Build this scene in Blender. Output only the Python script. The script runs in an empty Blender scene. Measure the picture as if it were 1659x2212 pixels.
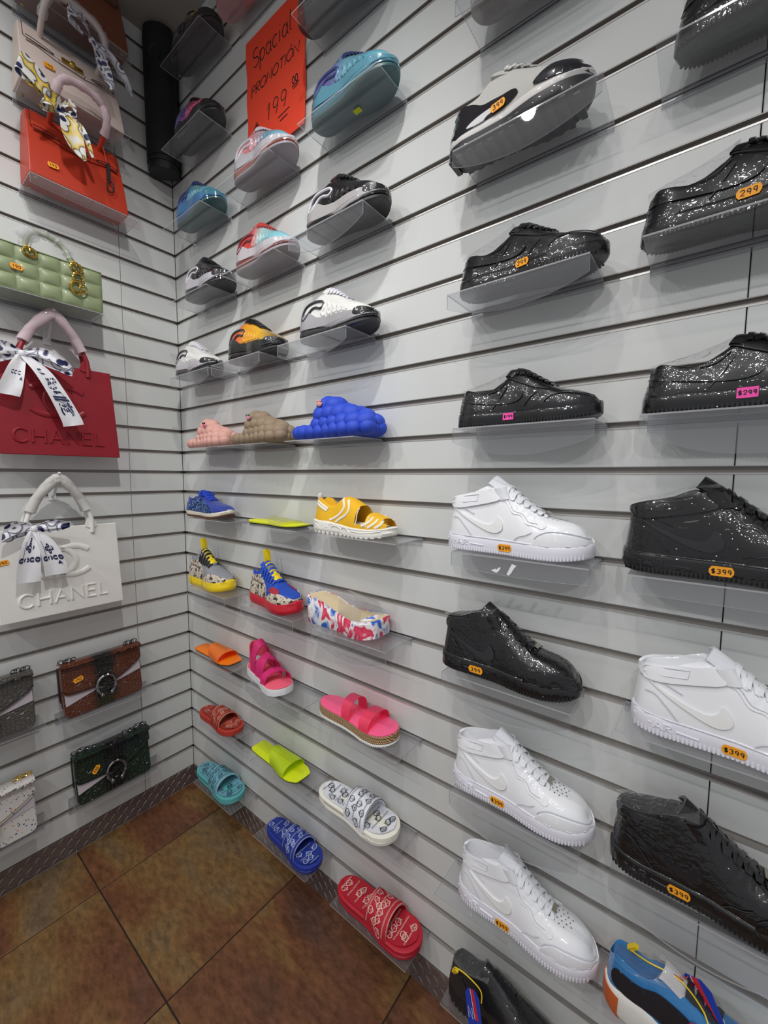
import bpy, bmesh, math, random
from mathutils import Vector, Matrix
random.seed(7)
PI = math.pi
scn = bpy.context.scene
COL = scn.collection

# ------------------------------------------------------------------ camera
Z0 = 1.5871                      # height of the slat groove at eye level
cam = bpy.data.cameras.new('camera'); camo = bpy.data.objects.new('camera', cam); COL.objects.link(camo)
cam.sensor_fit = 'HORIZONTAL'; cam.sensor_width = 36.0; cam.lens = 884.6 / 1659 * 36.0
cam.clip_start = 0.02
YAW, PIT, ROL = 0.65667, 0.08682, 0.00479
_f = Vector((-math.sin(YAW) * math.cos(PIT), math.cos(YAW) * math.cos(PIT), -math.sin(PIT)))
_r = Vector((math.cos(YAW), math.sin(YAW), 0)); _u = _r.cross(_f)
_r2 = math.cos(ROL) * _r + math.sin(ROL) * _u; _u2 = -math.sin(ROL) * _r + math.cos(ROL) * _u
camo.matrix_world = Matrix(((_r2.x, _u2.x, -_f.x, 1.9838), (_r2.y, _u2.y, -_f.y, -0.9813), (_r2.z, _u2.z, -_f.z, Z0 - 0.0150), (0, 0, 0, 1)))
scn.camera = camo

# ------------------------------------------------------------------ world, lamps, exposure
w = bpy.data.worlds.new('world'); scn.world = w; w.use_nodes = True
w.node_tree.nodes['Background'].inputs[0].default_value = (0.86, 0.88, 0.92, 1)
w.node_tree.nodes['Background'].inputs[1].default_value = 0.44
scn.view_settings.view_transform = 'Standard'; scn.view_settings.look = 'None'
scn.view_settings.exposure = -0.10; scn.view_settings.gamma = 1.0; scn.view_settings.use_curve_mapping = False
CEIL = 3.447
def spot(x, y, tx, ty, tz, watt, size=105, blend=0.6, r=0.035, col=(1.0, 0.99, 0.975)):
    l = bpy.data.lights.new('ceiling_and_fill_spot', 'SPOT'); l.energy = watt; l.spot_size = math.radians(size); l.spot_blend = blend
    l.shadow_soft_size = r; l.color = col
    o = bpy.data.objects.new('ceiling_and_fill_spot', l); COL.objects.link(o); o.location = (x, y, CEIL - 0.06)
    o.rotation_euler = (Vector((tx, ty, tz)) - o.location).to_track_quat('-Z', 'Y').to_euler()
    return o
for x in (0.45, 1.20, 1.95, 2.70):
    spot(x, -1.45, x, -0.05, 0.10, 19, 96, 1.0)
for x in (0.5, 1.5, 2.5):
    spot(x, -2.45, x, -0.05, 0.05, 52, 98, 0.9)  # back row added as fill, evens the wall from top to bottom
spot(1.60, -0.80, 0.0, -0.50, 0.45, 84, 104, 1.0)  # extra fill spot, added to brighten the left wall
spot(0.70, -0.95, 0.0, -0.85, 2.6, 14, 90)

# ------------------------------------------------------------------ helpers
def lin(h):
    if isinstance(h, str):
        h = h.lstrip('#'); c = [int(h[i:i + 2], 16) / 255 for i in (0, 2, 4)]
    else:
        c = h
    return tuple((v / 12.92 if v <= .04045 else ((v + .055) / 1.055) ** 2.4) for v in c) + (1,)

MATS = {}
def nodes(name):
    m = bpy.data.materials.new(name); m.use_nodes = True
    nt = m.node_tree; b = nt.nodes['Principled BSDF']
    return m, nt, b
def N(nt, typ, **kw):
    n = nt.nodes.new(typ)
    for k, v in kw.items():
        if k == 'inp':
            for a, c in v.items(): n.inputs[a].default_value = c
        else: setattr(n, k, v)
    return n
def tex(nt, scale=(1, 1, 1), coord='Object', rot=(0, 0, 0)):
    c = N(nt, 'ShaderNodeTexCoord'); mp = N(nt, 'ShaderNodeMapping')
    mp.inputs['Scale'].default_value = scale; mp.inputs['Rotation'].default_value = rot
    nt.links.new(c.outputs[coord], mp.inputs['Vector']); return mp.outputs['Vector']
def ramp(nt, stops, fac, interp='LINEAR'):
    r = N(nt, 'ShaderNodeValToRGB'); r.color_ramp.interpolation = interp
    e = r.color_ramp.elements
    while len(e) < len(stops): e.new(0.5)
    for i, (p, c) in enumerate(stops):
        e[i].position = p; e[i].color = c if len(c) == 4 else lin(c)
    nt.links.new(fac, r.inputs[0]); return r.outputs[0]
def bump(nt, b, h, strength=.3, dist=.002, sock='Normal'):
    n = N(nt, 'ShaderNodeBump'); n.inputs['Strength'].default_value = strength; n.inputs['Distance'].default_value = dist
    nt.links.new(h, n.inputs['Height']); nt.links.new(n.outputs[0], b.inputs[sock])
def M(name, col='#888888', rough=.5, metal=0., coat=0., wrap=0., bmp=None, sheen=0., trans=0., alpha=None, emit=None, crough=.04):
    """principled material; wrap = wrinkled clear coat (shrink film), bmp=(scale,strength)"""
    if name in MATS: return MATS[name]
    m, nt, b = nodes(name)
    b.inputs['Base Color'].default_value = lin(col); b.inputs['Roughness'].default_value = rough; b.inputs['Metallic'].default_value = metal
    b.inputs['Coat Weight'].default_value = max(coat, 1.0 if wrap else 0); b.inputs['Coat Roughness'].default_value = crough
    b.inputs['Sheen Weight'].default_value = sheen
    if trans: b.inputs['Transmission Weight'].default_value = trans
    if wrap:
        addwrap(nt, b, wrap)
    if bmp:
        n = N(nt, 'ShaderNodeTexNoise', inp={'Scale': bmp[0], 'Detail': 3.0}); nt.links.new(tex(nt), n.inputs['Vector'])
        bump(nt, b, n.outputs['Fac'], bmp[1], .002)
    MATS[name] = m; return m
def addwrap(nt, b, s):
    n = N(nt, 'ShaderNodeTexNoise', inp={'Scale': 60.0, 'Detail': 2.0, 'Distortion': .6}); nt.links.new(tex(nt, (1, .7, 1.5)), n.inputs['Vector'])
    bump(nt, b, n.outputs['Fac'], .55 * s, .0048, 'Coat Normal'); b.inputs['Specular IOR Level'].default_value = .3
    b.inputs['Coat Weight'].default_value = 1.0; b.inputs['Coat Roughness'].default_value = .05
def Mgrad(name, stops, rough=.4, wrap=0., x0=-.15, x1=.15, bmp=None):
    """colour changes along the shoe's length"""
    if name in MATS: return MATS[name]
    m, nt, b = nodes(name)
    s = N(nt, 'ShaderNodeSeparateXYZ'); nt.links.new(tex(nt), s.inputs[0])
    mr = N(nt, 'ShaderNodeMapRange'); mr.inputs[1].default_value = x0; mr.inputs[2].default_value = x1
    nt.links.new(s.outputs[0], mr.inputs[0]); nt.links.new(ramp(nt, stops, mr.outputs[0]), b.inputs['Base Color'])
    b.inputs['Roughness'].default_value = rough
    if wrap: addwrap(nt, b, wrap)
    if bmp:
        n = N(nt, 'ShaderNodeTexWave', inp={'Scale': bmp[0], 'Distortion': 2.0}); nt.links.new(tex(nt), n.inputs['Vector']); bump(nt, b, n.outputs['Fac'], bmp[1], .003)
    MATS[name] = m; return m
def Mpat(name, kind, c0, c1, scale=60., rough=.6, th=.5, coat=0., c2=None):
    """two-colour printed patterns: snake, paisley, tiedye, scarf, confetti, glitter"""
    if name in MATS: return MATS[name]
    m, nt, b = nodes(name); L = nt.links.new
    b.inputs['Roughness'].default_value = rough; b.inputs['Coat Weight'].default_value = coat; b.inputs['Coat Roughness'].default_value = .08
    v = tex(nt)
    if kind == 'snake':
        n = N(nt, 'ShaderNodeTexNoise', inp={'Scale': scale, 'Detail': 4.0, 'Roughness': .7, 'Distortion': 1.2}); L(v, n.inputs['Vector'])
        L(ramp(nt, [(0, c1), (th - .03, c1), (th + .02, c0), (1, c2 or c0)], n.outputs['Fac']), b.inputs['Base Color'])
    elif kind == 'paisley':
        n = N(nt, 'ShaderNodeTexNoise', inp={'Scale': scale * .5, 'Detail': 1.0}); L(v, n.inputs['Vector'])
        mx = N(nt, 'ShaderNodeMix', data_type='VECTOR'); mx.inputs[0].default_value = .025
        L(v, mx.inputs[4]); L(n.outputs['Color'], mx.inputs[5])
        vo = N(nt, 'ShaderNodeTexVoronoi', inp={'Scale': scale, 'Randomness': .9}); L(mx.outputs[1], vo.inputs['Vector'])
        mt = N(nt, 'ShaderNodeMath', operation='MULTIPLY'); mt.inputs[1].default_value = 22.; L(vo.outputs['Distance'], mt.inputs[0])
        sn = N(nt, 'ShaderNodeMath', operation='SINE'); L(mt.outputs[0], sn.inputs[0])
        L(ramp(nt, [(0, c0), (th, c0), (th + .12, c1), (1, c1)], sn.outputs[0]), b.inputs['Base Color'])
    elif kind == 'tiedye':
        n = N(nt, 'ShaderNodeTexNoise', inp={'Scale': scale, 'Detail': 2.5, 'Distortion': .6}); L(tex(nt, (1, 1, .7)), n.inputs['Vector'])
        L(ramp(nt, [(0, '#1f52b5'), (.38, '#2f68c8'), (.46, '#eeeef2'), (.52, '#f4f2f2'), (.57, '#d8264f'), (.64, '#e8506f'), (.70, '#f1eef0'), (1, '#3b74cf')], n.outputs['Fac']), b.inputs['Base Color'])
    elif kind == 'scarf':
        vo = N(nt, 'ShaderNodeTexVoronoi', inp={'Scale': scale, 'Randomness': 1.0}); L(v, vo.inputs['Vector'])
        L(ramp(nt, [(0, c1), (th * .5, c1), (th * .6, c0), (th * .9, c0), (th, c1), (th + .1, c2 or c0), (1, c0)], vo.outputs['Distance']), b.inputs['Base Color'])
    elif kind == 'confetti':
        vo = N(nt, 'ShaderNodeTexVoronoi', inp={'Scale': scale, 'Randomness': 1.0}); L(v, vo.inputs['Vector'])
        sp = N(nt, 'ShaderNodeSeparateXYZ'); L(vo.outputs['Color'], sp.inputs[0])
        cc = ramp(nt, [(0, '#20408c'), (.3, '#27548f'), (.32, '#c8703c'), (.6, '#c98a5e'), (.62, '#5b6a66'), (1, '#8a5a50')], sp.outputs[0], 'CONSTANT')
        mk = ramp(nt, [(0, (1, 1, 1, 1)), (.22, (1, 1, 1, 1)), (.27, (0, 0, 0, 1)), (1, (0, 0, 0, 1))], vo.outputs['Distance'])
        mx = N(nt, 'ShaderNodeMix', data_type='RGBA'); mx.inputs[6].default_value = lin(c0); L(mk, mx.inputs[0]); L(cc, mx.inputs[7]); L(mx.outputs[2], b.inputs['Base Color'])
        v2 = N(nt, 'ShaderNodeTexVoronoi', inp={'Scale': 320.}); L(v, v2.inputs['Vector']); bump(nt, b, v2.outputs['Distance'], .5, .001)
    elif kind == 'glitter':
        vo = N(nt, 'ShaderNodeTexVoronoi', inp={'Scale': scale}); L(v, vo.inputs['Vector'])
        sp = N(nt, 'ShaderNodeSeparateXYZ'); L(vo.outputs['Color'], sp.inputs[0])
        L(ramp(nt, [(0, c0), (.55, c0), (.72, c1), (.85, '#6fa8ee'), (1, '#d6ebff')], sp.outputs[0]), b.inputs['Base Color'])
        b.inputs['Metallic'].default_value = .7
        L(vo.outputs['Color'], b.inputs['Normal']) if False else bump(nt, b, sp.outputs[1], .8, .002)
    MATS[name] = m; return m
def Mcroc(name, c0, c1, edge, rough=.28):
    """embossed crocodile leather, dark airbrushed band in the middle of the bag"""
    if name in MATS: return MATS[name]
    m, nt, b = nodes(name); L = nt.links.new
    s = N(nt, 'ShaderNodeSeparateXYZ'); L(tex(nt), s.inputs[0])
    ab = N(nt, 'ShaderNodeMath', operation='ABSOLUTE'); L(s.outputs[0], ab.inputs[0])
    n = N(nt, 'ShaderNodeTexNoise', inp={'Scale': 30., 'Detail': 3.}); L(tex(nt), n.inputs['Vector'])
    ad = N(nt, 'ShaderNodeMath', operation='MULTIPLY_ADD'); ad.inputs[1].default_value = .05; L(n.outputs['Fac'], ad.inputs[0]); L(ab.outputs[0], ad.inputs[2])
    c = ramp(nt, [(0, edge), (.050, edge), (.075, c0), (.2, c0)], ad.outputs[0])
    L(c, b.inputs['Base Color'])
    vo = N(nt, 'ShaderNodeTexVoronoi', inp={'Scale': 1., 'Randomness': .5}, feature='DISTANCE_TO_EDGE'); L(tex(nt, (75, 75, 120)), vo.inputs['Vector'])
    r = ramp(nt, [(0, (0, 0, 0, 1)), (.18, (1, 1, 1, 1)), (1, (1, 1, 1, 1))], vo.outputs['Distance']); bump(nt, b, r, .75, .0035)
    b.inputs['Roughness'].default_value = rough; b.inputs['Coat Weight'].default_value = .4
    MATS[name] = m; return m
def schlick(nt):
    """fresnel reflectance of a thin sheet, the same from both sides"""
    lw = N(nt, 'ShaderNodeLayerWeight'); lw.inputs[0].default_value = .5
    p = N(nt, 'ShaderNodeMath', operation='POWER'); p.inputs[1].default_value = 5.; nt.links.new(lw.outputs['Facing'], p.inputs[0])
    m = N(nt, 'ShaderNodeMath', operation='MULTIPLY_ADD'); m.inputs[1].default_value = .85; m.inputs[2].default_value = .045; nt.links.new(p.outputs[0], m.inputs[0])
    return lw, m.outputs[0]
def schlick(nt):
    """fresnel reflectance of a thin sheet, the same from both sides"""
    lw = N(nt, 'ShaderNodeLayerWeight'); lw.inputs[0].default_value = .5
    p = N(nt, 'ShaderNodeMath', operation='POWER'); p.inputs[1].default_value = 5.; nt.links.new(lw.outputs['Facing'], p.inputs[0])
    m = N(nt, 'ShaderNodeMath', operation='MULTIPLY_ADD'); m.inputs[1].default_value = .85; m.inputs[2].default_value = .045; nt.links.new(p.outputs[0], m.inputs[0])
    return lw, m.outputs[0]
def Mclear(name, tint=(.93, .94, .95), rough=.02, wrinkle=0., gain=1.0, haze=.0):
    """thin clear plastic: transparent with a fresnel reflection"""
    if name in MATS: return MATS[name]
    m = bpy.data.materials.new(name); m.use_nodes = True; nt = m.node_tree; nt.nodes.clear(); L = nt.links.new
    out = N(nt, 'ShaderNodeOutputMaterial'); t = N(nt, 'ShaderNodeBsdfTransparent'); t.inputs[0].default_value = tint + (1,)
    g = N(nt, 'ShaderNodeBsdfGlossy'); g.inputs['Roughness'].default_value = rough; g.inputs[0].default_value = (gain, gain, gain, 1)
    fr, fro = schlick(nt)
    mx = N(nt, 'ShaderNodeMixShader'); L(fro, mx.inputs[0]); L(t.outputs[0], mx.inputs[1]); L(g.outputs[0], mx.inputs[2])
    last = mx.outputs[0]
    if wrinkle:
        n = N(nt, 'ShaderNodeTexNoise', inp={'Scale': 45., 'Detail': 2.5, 'Distortion': 1.}); L(tex(nt), n.inputs['Vector'])
        bp = N(nt, 'ShaderNodeBump', inp={'Strength': wrinkle, 'Distance': .01}); L(n.outputs['Fac'], bp.inputs['Height']); L(bp.outputs[0], g.inputs['Normal']); L(bp.outputs[0], fr.inputs['Normal'])
    if haze:
        d = N(nt, 'ShaderNodeBsdfDiffuse'); d.inputs[0].default_value = (.85, .85, .88, 1); m2 = N(nt, 'ShaderNodeMixShader'); m2.inputs[0].default_value = haze
        L(last, m2.inputs[1]); L(d.outputs[0], m2.inputs[2]); last = m2.outputs[0]
    L(last, out.inputs[0]); MATS[name] = m; return m

def mesh(name, verts, faces, smooth=True):
    me = bpy.data.meshes.new(name); me.from_pydata([tuple(v) for v in verts], [], faces); me.update()
    if smooth: me.shade_smooth()
    return me
def fixn(me):
    bm = bmesh.new(); bm.from_mesh(me); bmesh.ops.recalc_face_normals(bm, faces=bm.faces); bm.to_mesh(me); bm.free(); return me
def sharp(me, ang=35):
    me.set_sharp_from_angle(angle=math.radians(ang)); return me
def obj(name, me, mat=None, parent=None, kind=None, label=None):
    o = bpy.data.objects.new(name, me); COL.objects.link(o)
    if mat is not None and not me.materials: me.materials.append(mat)
    if parent is not None: o.parent = parent
    if kind: o['kind'] = kind
    if label: o['label'] = label
    return o
def thing(name, label, cat, loc=(0, 0, 0), rz=0., group=None, tilt=None):
    o = bpy.data.objects.new(name, None); COL.objects.link(o); o.empty_display_size = .05
    o.location = loc; o.rotation_euler = (0, 0, rz) if tilt is None else (tilt[0], tilt[1], rz)
    o['label'] = label; o['category'] = cat
    if group: o['group'] = group
    return o
def copy_tree(o, loc, label, parent=None):
    kids = [c for c in bpy.data.objects if c.parent == o]
    c = o.copy(); COL.objects.link(c); c.parent = parent
    if loc is not None: c.location = loc
    if label: c['label'] = label
    for k in kids: copy_tree(k, None, None, c)
    return c

class MB:
    """mesh collector"""
    def __init__(s): s.v = []; s.f = []
    def add(s, v, f):
        o = len(s.v); s.v += [tuple(p) for p in v]; s.f += [tuple(i + o for i in q) for q in f]
    def box(s, x0, x1, y0, y1, z0, z1):
        s.add([(x0, y0, z0), (x1, y0, z0), (x1, y1, z0), (x0, y1, z0), (x0, y0, z1), (x1, y0, z1), (x1, y1, z1), (x0, y1, z1)],
              [(0, 3, 2, 1), (4, 5, 6, 7), (0, 1, 5, 4), (1, 2, 6, 5), (2, 3, 7, 6), (3, 0, 4, 7)])
    def tube(s, pts, r, n=8, closed=False, taper=None):
        P = [Vector(p) for p in pts]; m = len(P); rings = []
        up = None
        for i in range(m):
            a = P[i - 1] if (i > 0 or closed) else P[i]; b = P[(i + 1) % m] if (i < m - 1 or closed) else P[i]
            t = (b - a).normalized()
            if up is None: up = t.orthogonal().normalized()
            up = (up - t * up.dot(t)); up = up.normalized() if up.length > 1e-6 else t.orthogonal().normalized()
            q = t.cross(up); rr = r if taper is None else r * taper(i / (m - 1))
            rings.append([P[i] + (up * math.cos(2 * PI * k / n) + q * math.sin(2 * PI * k / n)) * rr for k in range(n)])
        v = [p for g in rings for p in g]; f = []
        for i in range(m if closed else m - 1):
            j = (i + 1) % m
            for k in range(n): f.append((i * n + k, i * n + (k + 1) % n, j * n + (k + 1) % n, j * n + k))
        if not closed: f.append(tuple(range(n))[::-1]); f.append(tuple((m - 1) * n + k for k in range(n)))
        s.add(v, f)
    def ball(s, c, r, nu=10, nv=6, sc=(1, 1, 1)):
        v = [(c[0], c[1], c[2] + r * sc[2])]; f = []
        for i in range(1, nv):
            for k in range(nu):
                a = PI * i / nv; b = 2 * PI * k / nu
                v.append((c[0] + r * sc[0] * math.sin(a) * math.cos(b), c[1] + r * sc[1] * math.sin(a) * math.sin(b), c[2] + r * sc[2] * math.cos(a)))
        v.append((c[0], c[1], c[2] - r * sc[2])); e = len(v) - 1
        for k in range(nu):
            f.append((0, 1 + k, 1 + (k + 1) % nu)); f.append((e, e - nu + (k + 1) % nu, e - nu + k))
        for i in range(nv - 2):
            for k in range(nu):
                a = 1 + i * nu; f.append((a + k, a + nu + k, a + nu + (k + 1) % nu, a + (k + 1) % nu))
        s.add(v, f)
    def lathe(s, prof, c=(0, 0, 0), n=20, axis='z'):
        v = []; f = []
        for r, z in prof:
            for k in range(n):
                a = 2 * PI * k / n; x, y = r * math.cos(a), r * math.sin(a)
                p = (x, y, z) if axis == 'z' else ((x, z, y) if axis == 'y' else (z, x, y))
                v.append((c[0] + p[0], c[1] + p[1], c[2] + p[2]))
        for i in range(len(prof) - 1):
            for k in range(n): f.append((i * n + k, i * n + (k + 1) % n, (i + 1) * n + (k + 1) % n, (i + 1) * n + k))
        f.append(tuple(range(n))[::-1]); f.append(tuple((len(prof) - 1) * n + k for k in range(n)))
        s.add(v, f)
    def build(s, name, mat, parent=None, smooth=True, fix=True, ang=40, **kw):
        me = mesh(name, s.v, s.f, smooth)
        if fix: fixn(me)
        if smooth: sharp(me, ang)
        return obj(name, me, mat, parent, **kw)

def grid_solid(fn, nu, nv, th, mb=None, closed_v=False):
    """fn(u,v)->point, u,v in 0..1; shell of thickness th (inside = -normal)"""
    mb = mb or MB(); h = 1e-3; out = []; inn = []
    for i in range(nu + 1):
        for j in range(nv + 1):
            u, v = i / nu, j / nv; p = Vector(fn(u, v))
            ua, ub = max(0, u - h), min(1, u + h); va, vb = max(0, v - h), min(1, v + h)
            du = Vector(fn(ub, v)) - Vector(fn(ua, v)); dv = Vector(fn(u, vb)) - Vector(fn(u, va))
            n = du.cross(dv); n = n.normalized() if n.length > 1e-12 else Vector((0, 0, 1))
            out.append(p + n * th / 2); inn.append(p - n * th / 2)
    k = nv + 1; o = len(out); f = []
    for i in range(nu):
        for j in range(nv):
            a = i * k + j; f.append((a, a + k, a + k + 1, a + 1)); f.append((o + a, o + a + 1, o + a + k + 1, o + a + k))
    for i in range(nu):
        a = i * k; f.append((a, o + a, o + a + k, a + k)); a = i * k + nv; f.append((a, a + k, o + a + k, o + a))
    for j in range(nv):
        a = j; f.append((a, a + 1, o + a + 1, o + a)); a = nu * k + j; f.append((a, o + a, o + a + 1, a + 1))
    mb.add(out + inn, f); return mb

def curve(pts):
    """smooth monotone-limited interpolation through (t,v) points"""
    xs = [p[0] for p in pts]; ys = [p[1] for p in pts]; n = len(pts)
    d = [(ys[i + 1] - ys[i]) / (xs[i + 1] - xs[i]) for i in range(n - 1)]
    m = [d[0]] + [0 if d[i - 1] * d[i] <= 0 else 2 * d[i - 1] * d[i] / (d[i - 1] + d[i]) for i in range(1, n - 1)] + [d[-1]]
    def fn(x):
        if x <= xs[0]: return ys[0]
        if x >= xs[-1]: return ys[-1]
        i = 0
        while x > xs[i + 1]: i += 1
        h = xs[i + 1] - xs[i]; t = (x - xs[i]) / h
        return (ys[i] * (1 + 2 * t) * (1 - t) ** 2 + h * m[i] * t * (1 - t) ** 2 + ys[i + 1] * t * t * (3 - 2 * t) + h * m[i + 1] * t * t * (t - 1))
    return fn
def cat(pts, n=6, closed=False):
    """catmull-rom through points of any dimension"""
    P = [tuple(p) for p in pts]; m = len(P); out = []
    for i in range(m if closed else m - 1):
        a = P[(i - 1) % m] if (closed or i > 0) else P[i]; b = P[i]; c = P[(i + 1) % m]; d = P[(i + 2) % m] if (closed or i < m - 2) else P[(i + 1) % m]
        for k in range(n):
            t = k / n
            out.append(tuple(.5 * (2 * b[q] + (c[q] - a[q]) * t + (2 * a[q] - 5 * b[q] + 4 * c[q] - d[q]) * t * t + (3 * b[q] - a[q] - 3 * c[q] + d[q]) * t ** 3) for q in range(len(b))))
    if not closed: out.append(P[-1])
    return out
def sstep(a, b, x):
    t = max(0., min(1., (x - a) / (b - a))); return t * t * (3 - 2 * t)

# patches and strokes on a mapped surface: mapfn(u,v) -> (point, normal)
def patch(mb, poly, mapfn, off=.0015, cut=.014, skirt=.003):
    bm = bmesh.new(); vs = [bm.verts.new((p[0], p[1], 0)) for p in poly]
    try: bm.faces.new(vs)
    except ValueError: bm.free(); return
    bmesh.ops.triangulate(bm, faces=bm.faces[:])
    for ax in (0, 1):
        lo = min(p[ax] for p in poly); hi = max(p[ax] for p in poly); k = int((hi - lo) / cut)
        for i in range(1, k + 1):
            co = [0, 0, 0]; no = [0, 0, 0]; co[ax] = lo + (hi - lo) * i / (k + 1); no[ax] = 1
            bmesh.ops.bisect_plane(bm, geom=bm.verts[:] + bm.edges[:] + bm.faces[:], plane_co=co, plane_no=no, dist=1e-6)
    bm.verts.ensure_lookup_table(); bm.verts.index_update()
    if len(bm.faces):
        nz = sum(f.normal.z * f.calc_area() for f in bm.faces)
    v = []; f = [tuple(q.index for q in fc.verts) for fc in bm.faces]
    P = [mapfn(q.co.x, q.co.y) for q in bm.verts]
    v = [p + n * off for p, n in P]; n0 = len(v)
    be = [(e.verts[0].index, e.verts[1].index) for e in bm.edges if len(e.link_faces) == 1]; bm.free()
    idx = {}
    for a, b in be:
        for q in (a, b):
            if q not in idx: idx[q] = len(v); v.append(P[q][0] + P[q][1] * (off - skirt))
        f.append((a, b, idx[b], idx[a]))
    mb.add(v, f)
def arc(cx, cy, rx, ry, a0, a1, n=10):
    return [(cx + rx * math.cos(math.radians(a0 + (a1 - a0) * i / n)), cy + ry * math.sin(math.radians(a0 + (a1 - a0) * i / n))) for i in range(n + 1)]
GL = {
 '0': (.6, [arc(.3, .5, .28, .5, 90, 450, 16)]), '1': (.4, [[(.05, .72), (.25, 1), (.25, 0)]]),
 '2': (.6, [arc(.3, .72, .27, .28, 170, -30, 8) + [(.03, 0), (.58, 0)]]),
 '3': (.6, [arc(.27, .75, .25, .25, 150, -90, 8) + arc(.27, .25, .29, .26, 90, -150, 9)]),
 '9': (.6, [arc(.3, .7, .25, .28, 0, 360, 12) + [(.55, .7), (.5, .3), (.42, 0)]]),
 '$': (.6, [arc(.3, .68, .26, .2, 30, 270, 8) + arc(.3, .28, .26, .2, 90, -150, 8), [(.24, 1.08), (.24, -.08)], [(.38, 1.08), (.38, -.08)]]),
 'A': (.8, [[(0, 0), (.4, 1), (.8, 0)], [(.15, .36), (.65, .36)]]), 'C': (.85, [arc(.47, .5, .46, .5, 45, 315, 16)]),
 'E': (.6, [[(.6, 1), (0, 1), (0, 0), (.6, 0)], [(0, .52), (.52, .52)]]), 'H': (.75, [[(0, 0), (0, 1)], [(.75, 0), (.75, 1)], [(0, .5), (.75, .5)]]),
 'I': (.12, [[(.06, 0), (.06, 1)]]), 'L': (.55, [[(0, 1), (0, 0), (.55, 0)]]), 'M': (.8, [[(0, 0), (.08, 1), (.4, .3), (.72, 1), (.8, 0)]]),
 'N': (.75, [[(0, 0), (0, 1), (.75, 0), (.75, 1)]]), 'O': (.9, [arc(.45, .5, .45, .5, 90, 450, 20)]),
 'P': (.6, [[(0, -.1), (0, 1), (.35, 1)] + arc(.35, .76, .24, .24, 90, -90, 7) + [(0, .52)]]),
 'R': (.62, [[(0, 0), (0, 1), (.35, 1)] + arc(.35, .76, .24, .24, 90, -90, 7) + [(.05, .52), (.62, 0)]]),
 'S': (.6, [arc(.3, .74, .27, .25, 40, 270, 9) + arc(.3, .25, .28, .25, 90, -140, 9)]), 'T': (.7, [[(.35, 1), (.35, 0)], [(0, 1), (.7, 1)]]),
 'p': (.5, [[(0, .62), (0, -.4)], arc(.24, .33, .24, .3, 170, -170, 10)]), 'a': (.5, [arc(.22, .3, .22, .3, 60, 400, 12), [(.46, .6), (.44, .12), (.55, 0)]]),
 'c': (.48, [arc(.26, .3, .25, .3, 50, 310, 9)]), 'i': (.2, [[(.08, .58), (.08, 0)], [(.08, .84), (.1, .88)]]), 'l': (.25, [[(.08, 1.05), (.06, .1), (.2, 0)]]),
 "'": (.3, [[(.0, 1.25), (.12, 1.5)]]), '/': (.5, [[(0, -.1), (.45, 1.1)]]), '=': (.6, [[(0, .6), (.6, .7)], [(0, .3), (.6, .4)]]), ' ': (.5, []), '.': (.2, [[(.08, 0), (.1, .04)]]),
}
def twidth(text, h, sp): return sum(GL[c][0] * h + sp * h for c in text) - sp * h
def strokes(mb, lines, mapfn, w, off=.0004, hgt=.0003, flat=True):
    cs = [(-1, 0), (1, 0)] if flat else [(-1, -.6), (-.8, .45), (-.35, .95), (.35, .95), (.8, .45), (1, -.6)]
    for ln in lines:
        if len(ln) < 2: continue
        pts = []; m = len(ln); v = []
        closed = (abs(ln[0][0] - ln[-1][0]) + abs(ln[0][1] - ln[-1][1])) < 1e-6
        for i in range(m):
            a = ln[i - 1] if i > 0 else (ln[-2] if closed else ln[i]); b = ln[i + 1] if i < m - 1 else (ln[1] if closed else ln[i])
            tx, ty = b[0] - a[0], b[1] - a[1]; l = math.hypot(tx, ty) or 1; nx, ny = -ty / l, tx / l
            ext = 0.
            for c, hh in cs:
                p, n = mapfn(ln[i][0] + nx * c * w / 2, ln[i][1] + ny * c * w / 2); v.append(p + n * (off + hh * hgt))
        k = len(cs); f = []
        for i in range(m - 1):
            for j in range(k - 1): f.append((i * k + j, i * k + j + 1, (i + 1) * k + j + 1, (i + 1) * k + j))
        if not flat: f.append(tuple(range(k))); f.append(tuple((m - 1) * k + j for j in range(k))[::-1])
        mb.add(v, f)
def text_lines(text, x, y, h, sp=.22, rot=0., shear=0., center=True, wob=0.):
    W = twidth(text, h, sp); cx = -W / 2 if center else 0.; out = []; c, s = math.cos(rot), math.sin(rot)
    for ch in text:
        gw, gl = GL[ch]
        for ln in gl:
            q = []
            for (a, b) in ln:
                px = cx + a * h + shear * b * h; py = (b - (.5 if center else 0)) * h + wob * math.sin(cx * 37)
                q.append((x + c * px - s * py, y + s * px + c * py))
            out.append(q)
        cx += gw * h + sp * h
    return out
def plane_map(o, ex, ey, n):
    o, ex, ey, n = Vector(o), Vector(ex), Vector(ey), Vector(n)
    return lambda u, v: (o + ex * u + ey * v, n)
ORANGE = M('sticker_orange', '#f7a41c', .6); PINKS = M('sticker_pink', '#fb4fae', .6); YELS = M('sticker_lime', '#c9d321', .6); INK = M('ink_black', '#1b1a1c', .7)
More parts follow.
